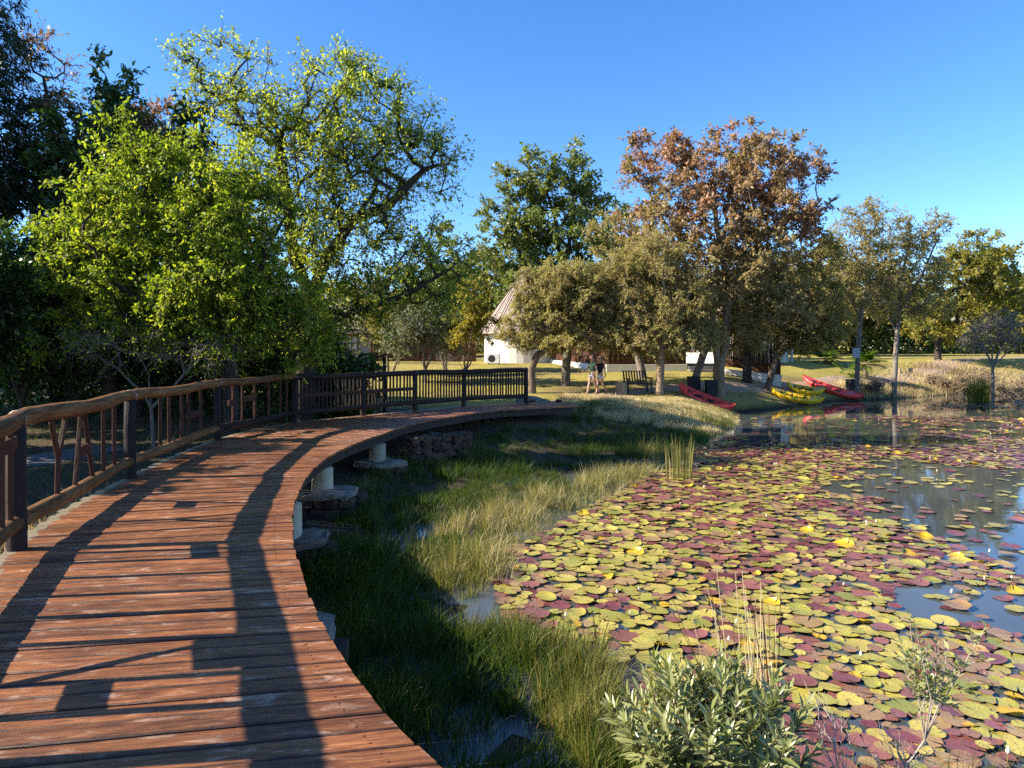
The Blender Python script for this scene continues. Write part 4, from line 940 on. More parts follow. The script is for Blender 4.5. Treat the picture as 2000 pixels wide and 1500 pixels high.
for k, (x, y, h) in enumerate([(-11.5, 8.2, 3.0), (-12.5, 11.0, 4.2), (-13.5, 14.0, 5.0)]):  # unseen bushes added to shade the ground behind the railing
    px = 1000+x*F/y; q = F/y
    tree('dark_bush', ['unseen low dark bush added left of the near grey path', 'unseen dark bush added left of the grey path beside the low one', 'unseen taller dark bush added left of the grey path by the wood'][k], 'bush', y, [[(px, 750), (px, 700-h*.2*q), (px, 700-h*.6*q)]],
         [(px, 760-h*.5*q, 1.6*q, h*.5*q), (px+.7*q, 760-h*.35*q, 1.2*q, h*.35*q)], 110, .25, LF['dark'], M['bark_dark'], .1, 8, 8, .6, .2, seed=64+k, lw=.6)

# middle distance
tree('grey_shrub', 'grey green shrub behind the railing left of the yellow shrub', 'shrub', 34, [[(832, 722), (826, 680), (815, 640)], [(832, 720), (850, 670), (862, 630)]],
     [(815, 635, 62, 50), (868, 645, 52, 48), (780, 665, 45, 36)], 130, .14, LF['grey'], M['bark_grey'], .08, 9, 10, .45, .3, seed=71)
tree('green_shrub', 'loose green shrub behind the railing right of the cottage window', 'shrub', 37, [[(760, 722), (756, 690), (748, 650)], [(762, 722), (785, 680), (790, 640)]],
     [(750, 630, 50, 50), (790, 615, 50, 45), (720, 600, 40, 40)], 110, .15, LF['olive'], M['bark_brown'], .08, 9, 9, .5, .3, seed=171)
tree('green_shrub', 'tall green shrub between the grey shrub and the yellow one', 'shrub', 40, [[(872, 716), (870, 680), (872, 600)], [(870, 716), (850, 650), (845, 590)]],
     [(870, 560, 60, 60), (840, 610, 50, 50), (890, 620, 45, 50)], 130, .17, LF['mid'], M['bark_brown'], .09, 9, 9, .55, .3, seed=172)
tree('yellow_shrub', 'upright yellow green shrub with many thin stems beside the hut', 'shrub', 33, [[(910, 725), (905, 680), (900, 640), (905, 590)], [(912, 725), (930, 680), (945, 640)], [(908, 725), (885, 690), (870, 655)], [(912, 722), (918, 670), (930, 600)]],
     [(925, 585, 32, 42, 0, 1.6), (940, 635, 38, 34), (905, 640, 42, 40)], 80, .15, LF['yellow'], M['bark_brown'], .07, 8, 8, .42, .4, seed=72)
tree('tall_tree', 'tall dark green twin crowned tree behind the thatched hut', 'tree', 52, [[(1108, 720), (1100, 560), (1085, 430), (1060, 350)], [(1095, 560), (1120, 430), (1120, 340)], [(1100, 600), (1020, 500), (980, 440)]],
     [(1035, 340, 62, 62, 0, 1.2), (1112, 340, 52, 62, 0, 1.2), (1150, 385, 48, 55), (1000, 420, 70, 70), (1080, 440, 110, 70), (1000, 520, 80, 75), (1130, 500, 90, 75), (1060, 560, 100, 60)],
     330, .34, LF['mid'], M['bark_dark'], .4, 9, 9, .95, .3, seed=73, lw=.5)
tree('umbrella_thorn', 'feathery olive thorn tree on a curved dark trunk by the boardwalk end', 'tree', 30.5, [[(1040, 762), (1038, 720), (1048, 695), (1080, 672), (1100, 650), (1105, 610)], [(1080, 672), (1050, 640), (1025, 610)], [(1100, 650), (1150, 630), (1175, 600)]],
     [(1104, 590, 94, 75), (1044, 615, 56, 52), (1050, 575, 45, 45), (1150, 610, 65, 60), (1090, 540, 75, 35), (1008, 652, 38, 36, 0, 1.5), (1180, 650, 40, 30), (1090, 665, 90, 24, 0, 1.3), (1140, 560, 60, 45)], 520, .125, LF['acacia'], M['bark_brown'], .17, 10, 13, .42, .2, seed=74, lw=.32, twig_r=.005)
tree('thorn_tree', 'pale olive thorn tree on a straight brown trunk beside the bench', 'tree', 29.5, [[(1288, 775), (1290, 720), (1294, 660), (1300, 590), (1290, 520)], [(1292, 670), (1250, 620), (1215, 560)], [(1296, 640), (1340, 590), (1360, 540)]],
     [(1290, 570, 105, 75), (1240, 620, 70, 50), (1340, 620, 65, 60), (1280, 500, 85, 55), (1215, 540, 45, 50), (1290, 665, 105, 28, 0, 1.6), (1200, 640, 45, 30), (1370, 655, 55, 34, 0, 1.3)], 560, .125, LF['acacia'], M['bark_pale'], .17, 10, 13, .45, .2, seed=75, depth=.75, offy=.45, lw=.32, twig_r=.005)
tree('autumn_tree', 'large rusty brown tree on a pale twin trunk behind the kayaks', 'tree', 32, [[(1404, 762), (1404, 720), (1396, 665), (1392, 600), (1400, 520), (1420, 430)], [(1405, 720), (1418, 665), (1420, 600), (1460, 520), (1500, 430)], [(1396, 640), (1360, 560), (1310, 460), (1270, 380)], [(1420, 560), (1400, 440), (1390, 330)]],
     [(1420, 330, 165, 75, 0, 1.2), (1300, 320, 75, 55), (1510, 330, 85, 60), (1410, 420, 180, 75), (1270, 290, 45, 28, 0, 1.5), (1590, 330, 30, 35, 0, 1.6), (1565, 410, 55, 50), (1245, 345, 38, 40), (1300, 440, 90, 60), (1500, 440, 105, 70), (1400, 520, 150, 70), (1470, 580, 120, 60), (1360, 600, 80, 60), (1450, 640, 70, 36, 0, .8), (1540, 600, 60, 50, 0, .8)],
     560, .19, LF['rust'], M['bark_pale'], .27, 10, 9, .62, .25, seed=76, lw=.5)
tree('leaning_tree', 'olive crowned tree whose dark trunk leans right before the dark fence', 'tree', 36, [[(1498, 735), (1515, 700), (1545, 668), (1570, 630), (1575, 570)], [(1545, 668), (1600, 640), (1630, 600)]],
     [(1560, 570, 85, 65), (1600, 630, 60, 45), (1530, 640, 55, 44), (1580, 500, 65, 45), (1570, 660, 60, 26, 0, 1.4)], 260, .17, LF['olive'], M['bark_brown'], .17, 9, 10, .55, .2, seed=77)
tree('shade_tree', 'dark tree with a straight grey trunk behind the two walkers', 'tree', 33, [[(1103, 752), (1107, 700), (1112, 640), (1120, 590)]],
     [(1150, 620, 90, 45), (1120, 570, 80, 50)], 120, .17, LF['mid'], M['bark_grey'], .22, 9, 9, .6, .2, seed=78)
tree('shade_tree', 'grey trunked tree standing behind the bench', 'tree', 36, [[(1255, 735), (1248, 700), (1238, 650), (1225, 590)]],
     [(1230, 560, 80, 60), (1210, 470, 70, 60), (1280, 600, 70, 50)], 140, .18, LF['olive'], M['bark_grey'], .22, 9, 9, .6, .2, seed=79)
tree('shade_tree', 'grey trunk leaning right beside the slatted bins', 'tree', 33.5, [[(1352, 752), (1368, 710), (1385, 660), (1390, 600)]],
     [(1400, 600, 70, 50), (1440, 650, 60, 36)], 110, .16, LF['olive'], M['bark_grey'], .19, 9, 9, .55, .2, seed=80)
tree('shade_tree', 'dark trunked tree against the tall dark fence', 'tree', 36.8, [[(1460, 735), (1459, 690), (1462, 640), (1480, 590)]],
     [(1470, 600, 85, 55), (1440, 540, 70, 50)], 140, .18, LF['olive'], M['bark_dark'], .24, 9, 9, .6, .2, seed=81)
tree('bank_tree', 'slim sparse tree on the bank right of the red kayak', 'tree', 38.2, [[(1674, 752), (1676, 690), (1681, 620), (1692, 540), (1700, 450)], [(1681, 620), (1650, 550), (1640, 500)]],
     [(1690, 440, 70, 45), (1650, 500, 60, 50), (1720, 520, 60, 50), (1680, 570, 75, 50)], 250, .15, LF['olive'], M['bark_grey'], .13, 8, 7, .6, .3, seed=82)
tree('bank_tree', 'slim dark trunked tree standing at the water edge', 'tree', 39.6, [[(1747, 758), (1748, 730), (1752, 650), (1758, 560), (1775, 480)], [(1752, 650), (1720, 590), (1700, 560)], [(1755, 610), (1800, 540), (1830, 470)]],
     [(1770, 520, 75, 60), (1815, 450, 45, 35), (1720, 590, 55, 40), (1800, 590, 60, 45), (1760, 460, 50, 35)], 260, .15, LF['olive'], M['bark_grey'], .14, 8, 7, .6, .3, seed=83)
tree('yellow_tree', 'yellow green rounded tree at the right above the far bank', 'tree', 52, [[(1832, 715), (1832, 680), (1838, 640), (1850, 580)], [(1834, 680), (1810, 640)], [(1836, 670), (1870, 630)]],
     [(1870, 540, 90, 65), (1830, 620, 65, 45), (1930, 560, 60, 60), (1890, 620, 70, 50), (1900, 490, 60, 35)], 230, .27, LF['autumn'], M['bark_dark'], .24, 9, 10, .85, .25, seed=84)
tree('bare_shrub', 'bare silvery grey shrub on the right bank', 'shrub', 41, [[(1940, 715), (1938, 680), (1930, 640)], [(1941, 712), (1960, 670), (1985, 630)], [(1940, 712), (1915, 670), (1900, 645)], [(1942, 715), (1975, 680), (2005, 660)]],
     [(1935, 640, 45, 38), (1975, 645, 40, 36), (1905, 655, 35, 30)], 110, .10, LF['grey'], M['bark_grey'], .09, 9, 3, .6, .4, seed=85, twig_r=.012, tip_r=.016, bare=.75)
# trees behind the lawn
FAR = [(875, 62, 440, 75, 'mid', 'rounded tree behind the tall green tree and left of the hut'), (960, 66, 470, 70, 'olive', 'olive tree rising behind the hut roof at its left'), (760, 60, 520, 80, 'mid', 'green tree behind the cottage and its window'),
       (650, 64, 540, 80, 'mid', 'green tree behind the dark fence at the left of the lawn'), (1195, 64, 395, 60, 'dark', 'dark tree wedged between the twin crown and the rusty tree'), (1260, 70, 470, 80, 'olive', 'olive tree far behind the bench'),
       (1610, 62, 470, 60, 'olive', 'olive tree behind the leaning trunk'), (1665, 70, 480, 65, 'autumn', 'yellowish tree behind the slim bank tree'), (1745, 74, 500, 70, 'olive', 'distant olive tree behind the dark trunked bank tree'),
       (1960, 70, 480, 55, 'autumn', 'distant yellow green tree at the right edge'), (2030, 74, 530, 60, 'mid', 'distant green tree cut by the right edge'), (1510, 68, 500, 80, 'mid', 'green tree far behind the tall dark fence'), (1380, 70, 520, 80, 'olive', 'olive tree behind the white lodge'),
       (1560, 80, 560, 60, 'dark', 'dark tree in the gap right of the dark fence'), (1830, 86, 560, 80, 'mid', 'green tree far off below the yellow crown')]
for k, (px, d, top, w, lm, lab) in enumerate(FAR):
    h = 690-top
    tree('far_tree', lab, 'tree', d, [[(px, 705), (px+6, 640), (px-4, top+h*.45)], [(px+4, 650), (px+w*.4, top+h*.5)], [(px+4, 650), (px-w*.4, top+h*.5)]],
         [(px, top+h*.30, w*.75, h*.30), (px-w*.45, top+h*.55, w*.7, h*.28), (px+w*.45, top+h*.52, w*.7, h*.28), (px, top+h*.72, w, h*.2)], 150, .40, LF[lm], M['bark_brown'], .26, 8, 8, 1.05, .25, seed=100+k, lw=.5)
# low thicket closing the view under the crowns
def scatter_leaves(name, label, x0, x1, d0, d1, h, n, leaf, mat, seed=1, cat='undergrowth'):
    r = np.random.default_rng(seed); px = r.uniform(x0, x1, n); d = r.uniform(d0, d1, n); x = (px-1000)*d/F
    top = h*(.55+.75*vnoise(x*.35, d*.35, seed)); z = top*r.uniform(0, 1, n)**.8
    P = np.stack([x, d, height(x, d)+z], -1); L = leaf*r.uniform(.6, 1.3, n)
    o = quads_obj(name, leaf_quads(P, r.normal(size=(n, 3)), unit(r.normal(0, .7, (n, 3))+np.array([-.3, -.2, .8])), L, L*.5), mat)
    return tag(o, label, cat, None, 'stuff')
scatter_leaves('undergrowth', 'dark undergrowth closing the view below the far trees', 560, 2080, 68, 84, 4.6, 46000, .5, LF['mid'], 5)
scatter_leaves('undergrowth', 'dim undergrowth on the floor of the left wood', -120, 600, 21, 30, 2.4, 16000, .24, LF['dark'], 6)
scatter_leaves('treeline', 'solid far treeline behind everything', -700, 2600, 92, 112, 9, 26000, 1.0, LF['mid'], 7, 'treeline')

# palms and dark bush by the far lawn
def palm(px, d, h, label, n=26, L=1.3, stem=.3):
    x = X(px, d); root = thing('palm', label, 'palm', (x, d, hz(x, d)), 0, 'fan palms on the far lawn'); r = random.Random(px)
    MB().tube([(0, 0, -.1), (.03, 0, stem*.5), (0, 0, stem)], [.16, .13, .10], 8).build('trunk', M['bark_brown'], root, True)
    P, D, NN, LL = [], [], [], []
    for k in range(n):
        a = r.uniform(0, 6.28); e = r.uniform(-.1, 1.35); dv = np.array([math.cos(a)*math.cos(e), math.sin(a)*math.cos(e), math.sin(e)]); ln = L*r.uniform(.6, 1)
        for s in range(9):
            t = .25+.75*s/9; base = np.array([0, 0, stem])+dv*ln*t+np.array([0, 0, -.45*ln*t*t]); side = unit(np.cross(dv, (0, 0, 1)))
            for sg in (-1, 1): P.append(base); D.append(unit(dv*.7+side*sg*.8+np.array([0, 0, -.25]))); NN.append((-.2, -.1, 1)); LL.append(ln*.38*(1.1-.5*t))
    LL = np.array(LL); f = quads_obj('fronds', leaf_quads(np.array(P), np.array(D), np.array(NN, float), LL, LL*.16), LF['palm'], root); return root
palm(1612, 46, 1, 'rounded green palm on the lawn right of the dark fence', 34, 1.5, .25)
palm(1690, 43, 1, 'taller palm clump behind the slim bank tree', 40, 1.6, .9)
palm(1668, 41, 1, 'small low palm at the foot of the taller one', 24, 1.0, .2)

# ------------------------------------------------------------------ grasses
def blades(name, label, x, y, h, lean, width, mat, seed, cat='grass', bend=.5, z0=None, wind=(0, 0), az=None):
    r = np.random.default_rng(seed); n = len(x); z = height(x, y)-.02 if z0 is None else z0
    a = r.uniform(0, 2*np.pi, n) if az is None else az; dv = np.stack([np.cos(a)*lean+wind[0], np.sin(a)*lean+wind[1], np.zeros(n)], -1)
    s = np.stack([-np.sin(a+1), np.cos(a+1), np.zeros(n)], -1)*(width*.5)[:, None] if hasattr(width, '__len__') else np.stack([-np.sin(a+1), np.cos(a+1), np.zeros(n)], -1)*width*.5
    P = np.stack([x, y, z], -1); H = h[:, None]; up = np.array([0, 0, 1.0])
    m = P+up*H*.55+dv*H*.30; tp = P+up*H*(1-bend*.35*lean[:, None] if hasattr(lean, '__len__') else 1-.2*lean)+dv*H*.95
    V = np.stack([P-s, P+s, m+s*.8, m-s*.8, tp], 1).reshape(-1, 3); b = np.arange(n)[:, None]*5
    T = np.concatenate([b+np.array([0, 1, 2]), b+np.array([0, 2, 3]), b+np.array([3, 2, 4])], 1).reshape(-1, 3)
    o = np_mesh(name, V, T, mat); return tag(o, label, cat, None, 'stuff')
def pl_dist(x, y, P):
    best = np.full(x.shape, 1e9)
    for (ax, ay), (bx, by) in zip(P[:-1], P[1:]):
        dx, dy = bx-ax, by-ay; t = np.clip(((x-ax)*dx+(y-ay)*dy)/(dx*dx+dy*dy), 0, 1); best = np.minimum(best, np.hypot(x-ax-t*dx, y-ay-t*dy))
    return best
def deck_side(x, y):
    """0 on the boardwalk, else the distance to it: positive towards the pond, negative on the railing side"""
    Lp, Rp = pp[::30, :2], pp[::30, 2:]; poly = np.concatenate([Lp, Rp[::-1]]); ins = np.zeros(x.shape, bool)
    for (ax, ay), (bx, by) in zip(poly, np.roll(poly, -1, 0)):
        if ay != by: ins ^= ((ay > y) != (by > y)) & (x < (bx-ax)*(y-ay)/(by-ay)+ax)
    dl, dr = pl_dist(x, y, Lp), pl_dist(x, y, Rp)
    return np.where(ins, 0, np.where((dr < dl) | (x > 1.9), np.minimum(dr, dl), -dl))
def pick(n, x0, x1, y0, y1, seed, ok):
    r = np.random.default_rng(seed); x = r.uniform(x0, x1, n); y = y0+(y1-y0)*r.random(n)**1.35; k = ok(x, y, r); return x[k], y[k], r
# marsh between boardwalk and water: tufts whose blades arch outward, green by the deck, straw-gold towards the pond
def tufts(cx, cy, per, rad, h, seed):
    r = np.random.default_rng(seed); i = np.repeat(np.arange(len(cx)), per); n = len(i); a = r.uniform(0, 6.283, n); q = r.random(n)**.7
    x = cx[i]+rad[i]*q*np.cos(a); y = cy[i]+rad[i]*q*np.sin(a); hh = h[i]*r.uniform(.45, 1.15, n)*(1-.25*q)
    return i, x, y, hh, a+r.normal(0, .5, n), .08+q*r.uniform(.1, .9, n)
def marsh_ok(x, y, r):
    sd = shore_sd(x, y); ds = deck_side(x, y); pud = vnoise(x*.75+3, y*.75, 32)
    return (ds > .10) & (sd > -.10) & (sd < 6.5) & (pud > np.where(y < 12, .27, .06))
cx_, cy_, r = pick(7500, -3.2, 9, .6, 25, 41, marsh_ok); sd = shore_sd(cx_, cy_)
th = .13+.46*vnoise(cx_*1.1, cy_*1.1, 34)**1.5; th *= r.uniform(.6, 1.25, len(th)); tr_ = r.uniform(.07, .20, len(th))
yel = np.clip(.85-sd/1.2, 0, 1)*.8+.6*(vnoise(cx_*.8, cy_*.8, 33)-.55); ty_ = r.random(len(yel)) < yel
nx_, ny_, r = pick(5200, -2.6, 1.6, .6, 9.5, 143, lambda x, y, r: (shore_sd(x, y) > .05) & (deck_side(x, y) > .06) & (np.hypot((x+.15)/.55, (y-4.45)/.4) > 1) & (np.hypot((x+.45)/.32, (y-7.0)/.6) > 1) & (r.random(len(x)) < .35+.8*vnoise(x*1.6, y*1.6, 144)))
cx_ = np.r_[cx_, nx_]; cy_ = np.r_[cy_, ny_]; nsd = shore_sd(nx_, ny_); th = np.r_[th, (.12+.34*vnoise(nx_*1.5, ny_*1.5, 34)**1.3)*r.uniform(.6, 1.25, len(nx_))]; tr_ = np.r_[tr_, r.uniform(.05, .14, len(nx_))]
ty_ = np.r_[ty_, r.random(len(nx_)) < np.clip(.8-nsd/.9, 0, 1)]
i, x, y, hh, a, ln = tufts(cx_, cy_, 40, tr_, th, 51); wd = r.uniform(.0045, .010, len(x)); iy = ty_[i]
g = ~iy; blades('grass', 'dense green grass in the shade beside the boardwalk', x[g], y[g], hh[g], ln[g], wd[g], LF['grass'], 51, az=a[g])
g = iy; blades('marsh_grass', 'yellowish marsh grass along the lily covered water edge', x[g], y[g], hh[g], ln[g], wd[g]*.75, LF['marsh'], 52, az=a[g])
cx_, cy_, r = pick(1300, -1.2, 7.5, 7.8, 15, 42, lambda x, y, r: (shore_sd(x, y) > -.25) & (shore_sd(x, y) < 1.1) & (deck_side(x, y) > .5) & (r.random(len(x)) < 1.4*vnoise(x*1.2, y*1.2, 35)-.1))
i, x, y, hh, a, ln = tufts(cx_, cy_, 50, r.uniform(.08, .2, len(cx_)), .2+.4*vnoise(cx_*1.7, cy_*1.7, 36), 53)
g = r.random(len(x)) < .7
blades('marsh_grass', 'tufted pale grass fringe standing at the pond edge', x[g], y[g], hh[g], ln[g], r.uniform(.004, .008, g.sum()), LF['marsh'], 53, az=a[g])
blades('straw_grass', 'dead straw stems mixed into the pond edge grass', x[~g], y[~g], hh[~g]*1.05, ln[~g]*1.2, r.uniform(.003, .006, (~g).sum()), M['straw'], 54, az=a[~g])
# bent dead stems, loose, lying this way and that
x, y, r = pick(1700, -3, 5, 1.5, 16, 50, lambda x, y, r: marsh_ok(x, y, r)); 
blades('dead_stems', 'scattered bent dead stems in the marsh beside the boardwalk', x, y, r.uniform(.15, .5, len(x)), r.uniform(.2, 1.0, len(x)), r.uniform(.003, .005, len(x)), LF['brown'], 56)
# straw mound before the bench
cx_, cy_, r = pick(6500, 1.6, 10.5, 20.5, 30, 43, lambda x, y, r: (shore_sd(x, y) > .05) & (shore_sd(x, y) < 6.4) & (deck_side(x, y) > .3) & (y < 29.4-.10*(x-2)) & (y > 22.3-.12*(x-2)) & (r.random(len(x)) < .25+.9*vnoise(x*.6, y*.6, 37)))
hm = (.10+.36*vnoise(cx_*.55, cy_*.55, 38)**1.3)*r.uniform(.6, 1.25, len(cx_))*np.clip(1.25-(cx_-4.5)/7, .4, 1)*np.clip((29.6-.10*(cx_-2)-cy_)/2.0, .35, 1)
i, x, y, hh, a, ln = tufts(cx_, cy_, 42, r.uniform(.10, .24, len(cx_)), hm, 54); gs_ = (r.random(len(cx_)) < .85-.55*np.clip((cx_-5.5)/3, 0, 1))[i]
blades('straw_grass', 'pale dry straw grass heaped on the bank before the bench', x[gs_], y[gs_], hh[gs_], ln[gs_]*1.1, r.uniform(.008, .018, gs_.sum()), M['straw'], 54, az=a[gs_])
blades('marsh_grass', 'greener tufts among the straw grass before the bench', x[~gs_], y[~gs_], hh[~gs_], ln[~gs_], r.uniform(.008, .016, (~gs_).sum()), LF['marsh'], 57, az=a[~gs_])
# right bank: brown and straw
x, y, r = pick(90000, 15, 42, 34, 52, 44, lambda x, y, r: (shore_sd(x, y) > .0) & (shore_sd(x, y) < 2.6+np.clip((x-20)*.35, 0, 6)) & (x > 18.8) & (r.random(len(x)) < vnoise(x*.5, y*.5, 39)*1.4))
g = r.random(len(x)) < np.clip(.15+1.1*vnoise(x*.35, y*.35, 90)-.3*(x > 27), .05, .9); hh = (.08+.52*vnoise(x*.45, y*.45, 40)**1.6)*r.uniform(.5, 1.2, len(x))
blades('straw_grass', 'dry straw grass along the right bank of the pond', x[g], y[g], hh[g], r.uniform(.1, .8, g.sum()), r.uniform(.012, .024, g.sum()), M['straw'], 55)
blades('brown_scrub', 'brown dry scrub mixed through the right bank', x[~g], y[~g], hh[~g]*1.15, r.uniform(.2, 1, (~g).sum()), r.uniform(.012, .026, (~g).sum()), LF['brown'], 56)
for k, (px, d, w, hgt) in enumerate([(1880, 43.5, 1.2, 1.0), (1965, 42.5, 1.5, 1.2), (2010, 44, 1.3, 1.5), (1830, 44.5, 1.0, .7), (1905, 45.5, 1.6, 1.3), (1700, 39.5, .9, .6)]):
    lab = ['low brown bush on the bank below the yellow crowned tree', 'brown bush below the bare silvery shrub', 'brown bush at the right edge of the bank', 'small tan bush on the bank left of the other brown ones', 'wide brown bush behind the reed clump on the bank', 'small brown bush between the two slim bank trees'][k]
    q = F/d; by = HZ+(CZ-hz(X(px, d), d))*q
    tree('brown_bush', lab, 'bush', d, [[(px, by+3), (px, by-.4*hgt*q)], [(px, by+3), (px+.4*w*q, by-.5*hgt*q)], [(px, by+3), (px-.4*w*q, by-.5*hgt*q)]], [(px, by-.45*hgt*q, w*.7*q, hgt*.5*q)], 50, .11, LF['brown'], M['twig_pale'], .04, 9, 7, .4, .3, seed=140+k, twig_r=.008)
# lawn nap
x, y, r = pick(90000, -14, 30, 24, 50, 45, lambda x, y, r: (shore_sd(x, y) > .6) & (deck_side(x, y) != 0) & (r.random(len(x)) < .3+.8*vnoise(x*.9, y*.9, 46)))
blades('lawn_grass', 'short yellowing lawn grass between pond and fences', x, y, r.uniform(.03, .10, len(x)), r.uniform(.2, 1, len(x)), r.uniform(.012, .03, len(x)), LF['lawn'], 57)
# left of the railing: straw tufts by the near bay and thin grass beyond
tuft = [(-4.65, 6.1), (-4.8, 6.7), (-5.0, 7.3), (-5.2, 7.9), (-4.5, 5.5), (-5.3, 8.6), (-4.3, 4.9)]
xs, ys, hs = [], [], []
for tx, ty in tuft:
    n = 260; a = rng.uniform(0, 6.28, n); q = .28*rng.random(n)**.6; xs.append(tx+q*np.cos(a)); ys.append(ty+q*np.sin(a)); hs.append(rng.uniform(.3, .8, n))
xs, ys, hs = map(np.concatenate, (xs, ys, hs)); k_ = deck_side(xs, ys) < -.14; xs, ys, hs = xs[k_], ys[k_], hs[k_]
blades('straw_grass', 'tufts of pale straw grass showing through the near railing', xs, ys, hs, rng.uniform(.1, .8, len(xs)), rng.uniform(.005, .009, len(xs)), M['straw'], 58)
x, y, r = pick(26000, -13, -4, 3, 20, 47, lambda x, y, r: (deck_side(x, y) < -.15) & (r.random(len(x)) < vnoise(x*.8, y*.8, 48)-.1))
blades('grass', 'thin shaded grass and litter under the trees behind the railing', x, y, r.uniform(.05, .25, len(x)), r.uniform(.2, 1, len(x)), r.uniform(.006, .012, len(x)), LF['grass'], 59)

# reed clumps
def reeds(label, x, y, n, h, spread, mat, seed, lean=.12, w=.012, z=WZ-.03):
    r = np.random.default_rng(seed); a = r.uniform(0, 6.28, n); q = spread*r.random(n)**.7
    o = blades('reed_clump', label, x+q*np.cos(a), y+q*np.sin(a), h*r.uniform(.55, 1.1, n), r.uniform(.02, lean, n), r.uniform(w*.7, w*1.2, n), mat, seed, 'reeds', .3, np.full(n, z))
    del o['kind']; return o
reeds('tall reed clump standing in water before the straw bank', X(1325, 14.2), 14.2, 46, .95, .30, LF['marsh'], 61, .10, .02)
reeds('dense green and brown reed clump at the right bank', X(1910, 36.5), 36.5, 260, 1.5, .5, LF['autumn'], 62, .2, .03)
reeds('thin reeds in the water before the yellow kayaks', X(1556, 29.5), 29.5, 44, .8, .45, LF['grass'], 63, .35, .009)

# seed stalks leaning over the near pads
st_ = thing('reed_stalks', 'thin brown reed stalks rising behind the silvery shrub', 'reeds', (1.34, 3.9, WZ))
r = random.Random(9)
for k in range(34):
    px0 = r.uniform(1440, 1545); px1 = px0+r.uniform(-60, 15) if k > 9 else px0-r.uniform(60, 190); py1 = r.uniform(1100, 1260); d = 3.9+r.uniform(-.1, .15)
    a = Vector(at(px0, 1440, d))-st_.location; b = Vector(at(px1, py1, d+r.uniform(-.15, .15)))-st_.location; a.z = -.1; m = (a+b)/2+Vector((r.uniform(-.02, .03), 0, .02))
    MB().tube([a, m, b], [.004, .0032, .0016], 5, False).build('stalk', M['straw'] if k % 3 else M['reed_fence'], st_)

# silvery willow-like shrub in the near foreground
def leafy_shrub(label, x, y, z, stems, leaf, lmat, bmat, seed, name='willow_shrub', per=30, lw=.24, tops=None):
    r = np.random.default_rng(seed); root = thing(name, label, 'shrub', (x, y, z)); mb = MB(); P, D, NN, LL = [], [], [], []
    for k in range(stems if tops is None else len(tops)):
        if tops is None:
            a = r.uniform(0, 6.28); q = r.random()**.6; tip = np.array([math.cos(a)*q*.50, math.sin(a)*q*.42, .84-.22*q*q+r.uniform(-.17, .10)])
        else: tip = np.array(tops[k])
        base = tip*np.array([.25, .25, 0])+r.normal(0, .02, 3)*np.array([1, 1, 0]); mid = base*.4+tip*.6+np.array([0, 0, .08])*(tops is None)
        ts_ = np.linspace(0, 1, 8); C = np.array([(1-t)**2*base+2*t*(1-t)*mid+t*t*tip for t in ts_])
        mb.tube(C, list(np.linspace(.007, .0022, 8)), 5, False)
        for i in range(per):
            t = .28+.74*(i/per)**.8; j = min(int(t*7), 6); p = C[j]+(C[j+1]-C[j])*(t*7-j); ax = unit(C[j+1]-C[j]); az = i*2.4+k; s1 = unit(np.cross(ax, (.3, .1, .9))); s2 = np.cross(ax, s1)
            out = s1*math.cos(az)+s2*math.sin(az); op = .95-.6*max(0, t-.6)/.4
            P.append(p); D.append(unit(ax*(1.05-op*.55)+out*op+r.normal(0, .12, 3))); NN.append(unit(ax*.9-out*.35+np.array([-.15, -.05, .25]))); LL.append(leaf*r.uniform(.6, 1.15)*(1 if t < .9 else .75))
    mb.build('stems', bmat, root, True)
    P, D, NN, LL = map(np.array, (P, D, NN, LL)); D = unit(D); S = unit(np.cross(D, NN)); U = np.cross(S, D); W = LL*lw; V = []
    prof = [(0, .08), (.22, .75), (.5, 1.0), (.78, .62), (1.0, .04)]; n = len(P); VV = np.empty((n, 15, 3))
    for i, (t, w) in enumerate(prof):
        c = P+D*(LL*t)[:, None]-U*(LL*.16*t*t)[:, None]
        VV[:, i*3] = c-S*(W*.5*w)[:, None]+U*(W*.16*w)[:, None]; VV[:, i*3+1] = c; VV[:, i*3+2] = c+S*(W*.5*w)[:, None]+U*(W*.16*w)[:, None]
    fq = np.array([[i*3+k, i*3+k+1, i*3+k+4, i*3+k+3] for i in range(4) for k in range(2)]); Fq = (np.arange(n)[:, None, None]*15+fq[None]).reshape(-1, 4)
    o = np_mesh('foliage', VV.reshape(-1, 3), Fq, lmat, root, True); return root
leafy_shrub('silvery green narrow leafed shrub in the near foreground', X(1382, 3.25), 3.25, -.78, 110, .105, LF['willow'], M['bark_brown'], 5, per=32, lw=.23)
# thin twiggy shrub with leaves only near its tips
zt = -.80; x0, y0 = X(1745, 3.5), 3.5; tops = []
for px, py in ((1775, 1200), (1790, 1235), (1830, 1245), (1925, 1225), (1850, 1270), (1760, 1260), (1880, 1290), (1810, 1300)):
    p = at(px, py, 3.5+random.uniform(-.2, .2)); tops.append((p[0]-x0, p[1]-y0, p[2]-zt))
sp2 = thing('sapling', 'sparse twiggy sapling with small yellow green leaves over the lily pads', 'shrub', (x0, y0, zt))
r = np.random.default_rng(6); mb = MB(); fork = Vector((.06, 0, .28)); mb.tube([(0, 0, -.2), (.01, .01, .1), fork], [.009, .008, .0065], 6, False); P, D, NN = [], [], []
forks = [fork, Vector((.03, .03, .38)), Vector((.16, 0, .42))]; mb.tube([fork, (.04, .02, .33), forks[1]], [.006, .0055, .005], 5, False); mb.tube([fork, (.12, 0, .36), forks[2]], [.006, .005, .0045], 5, False)
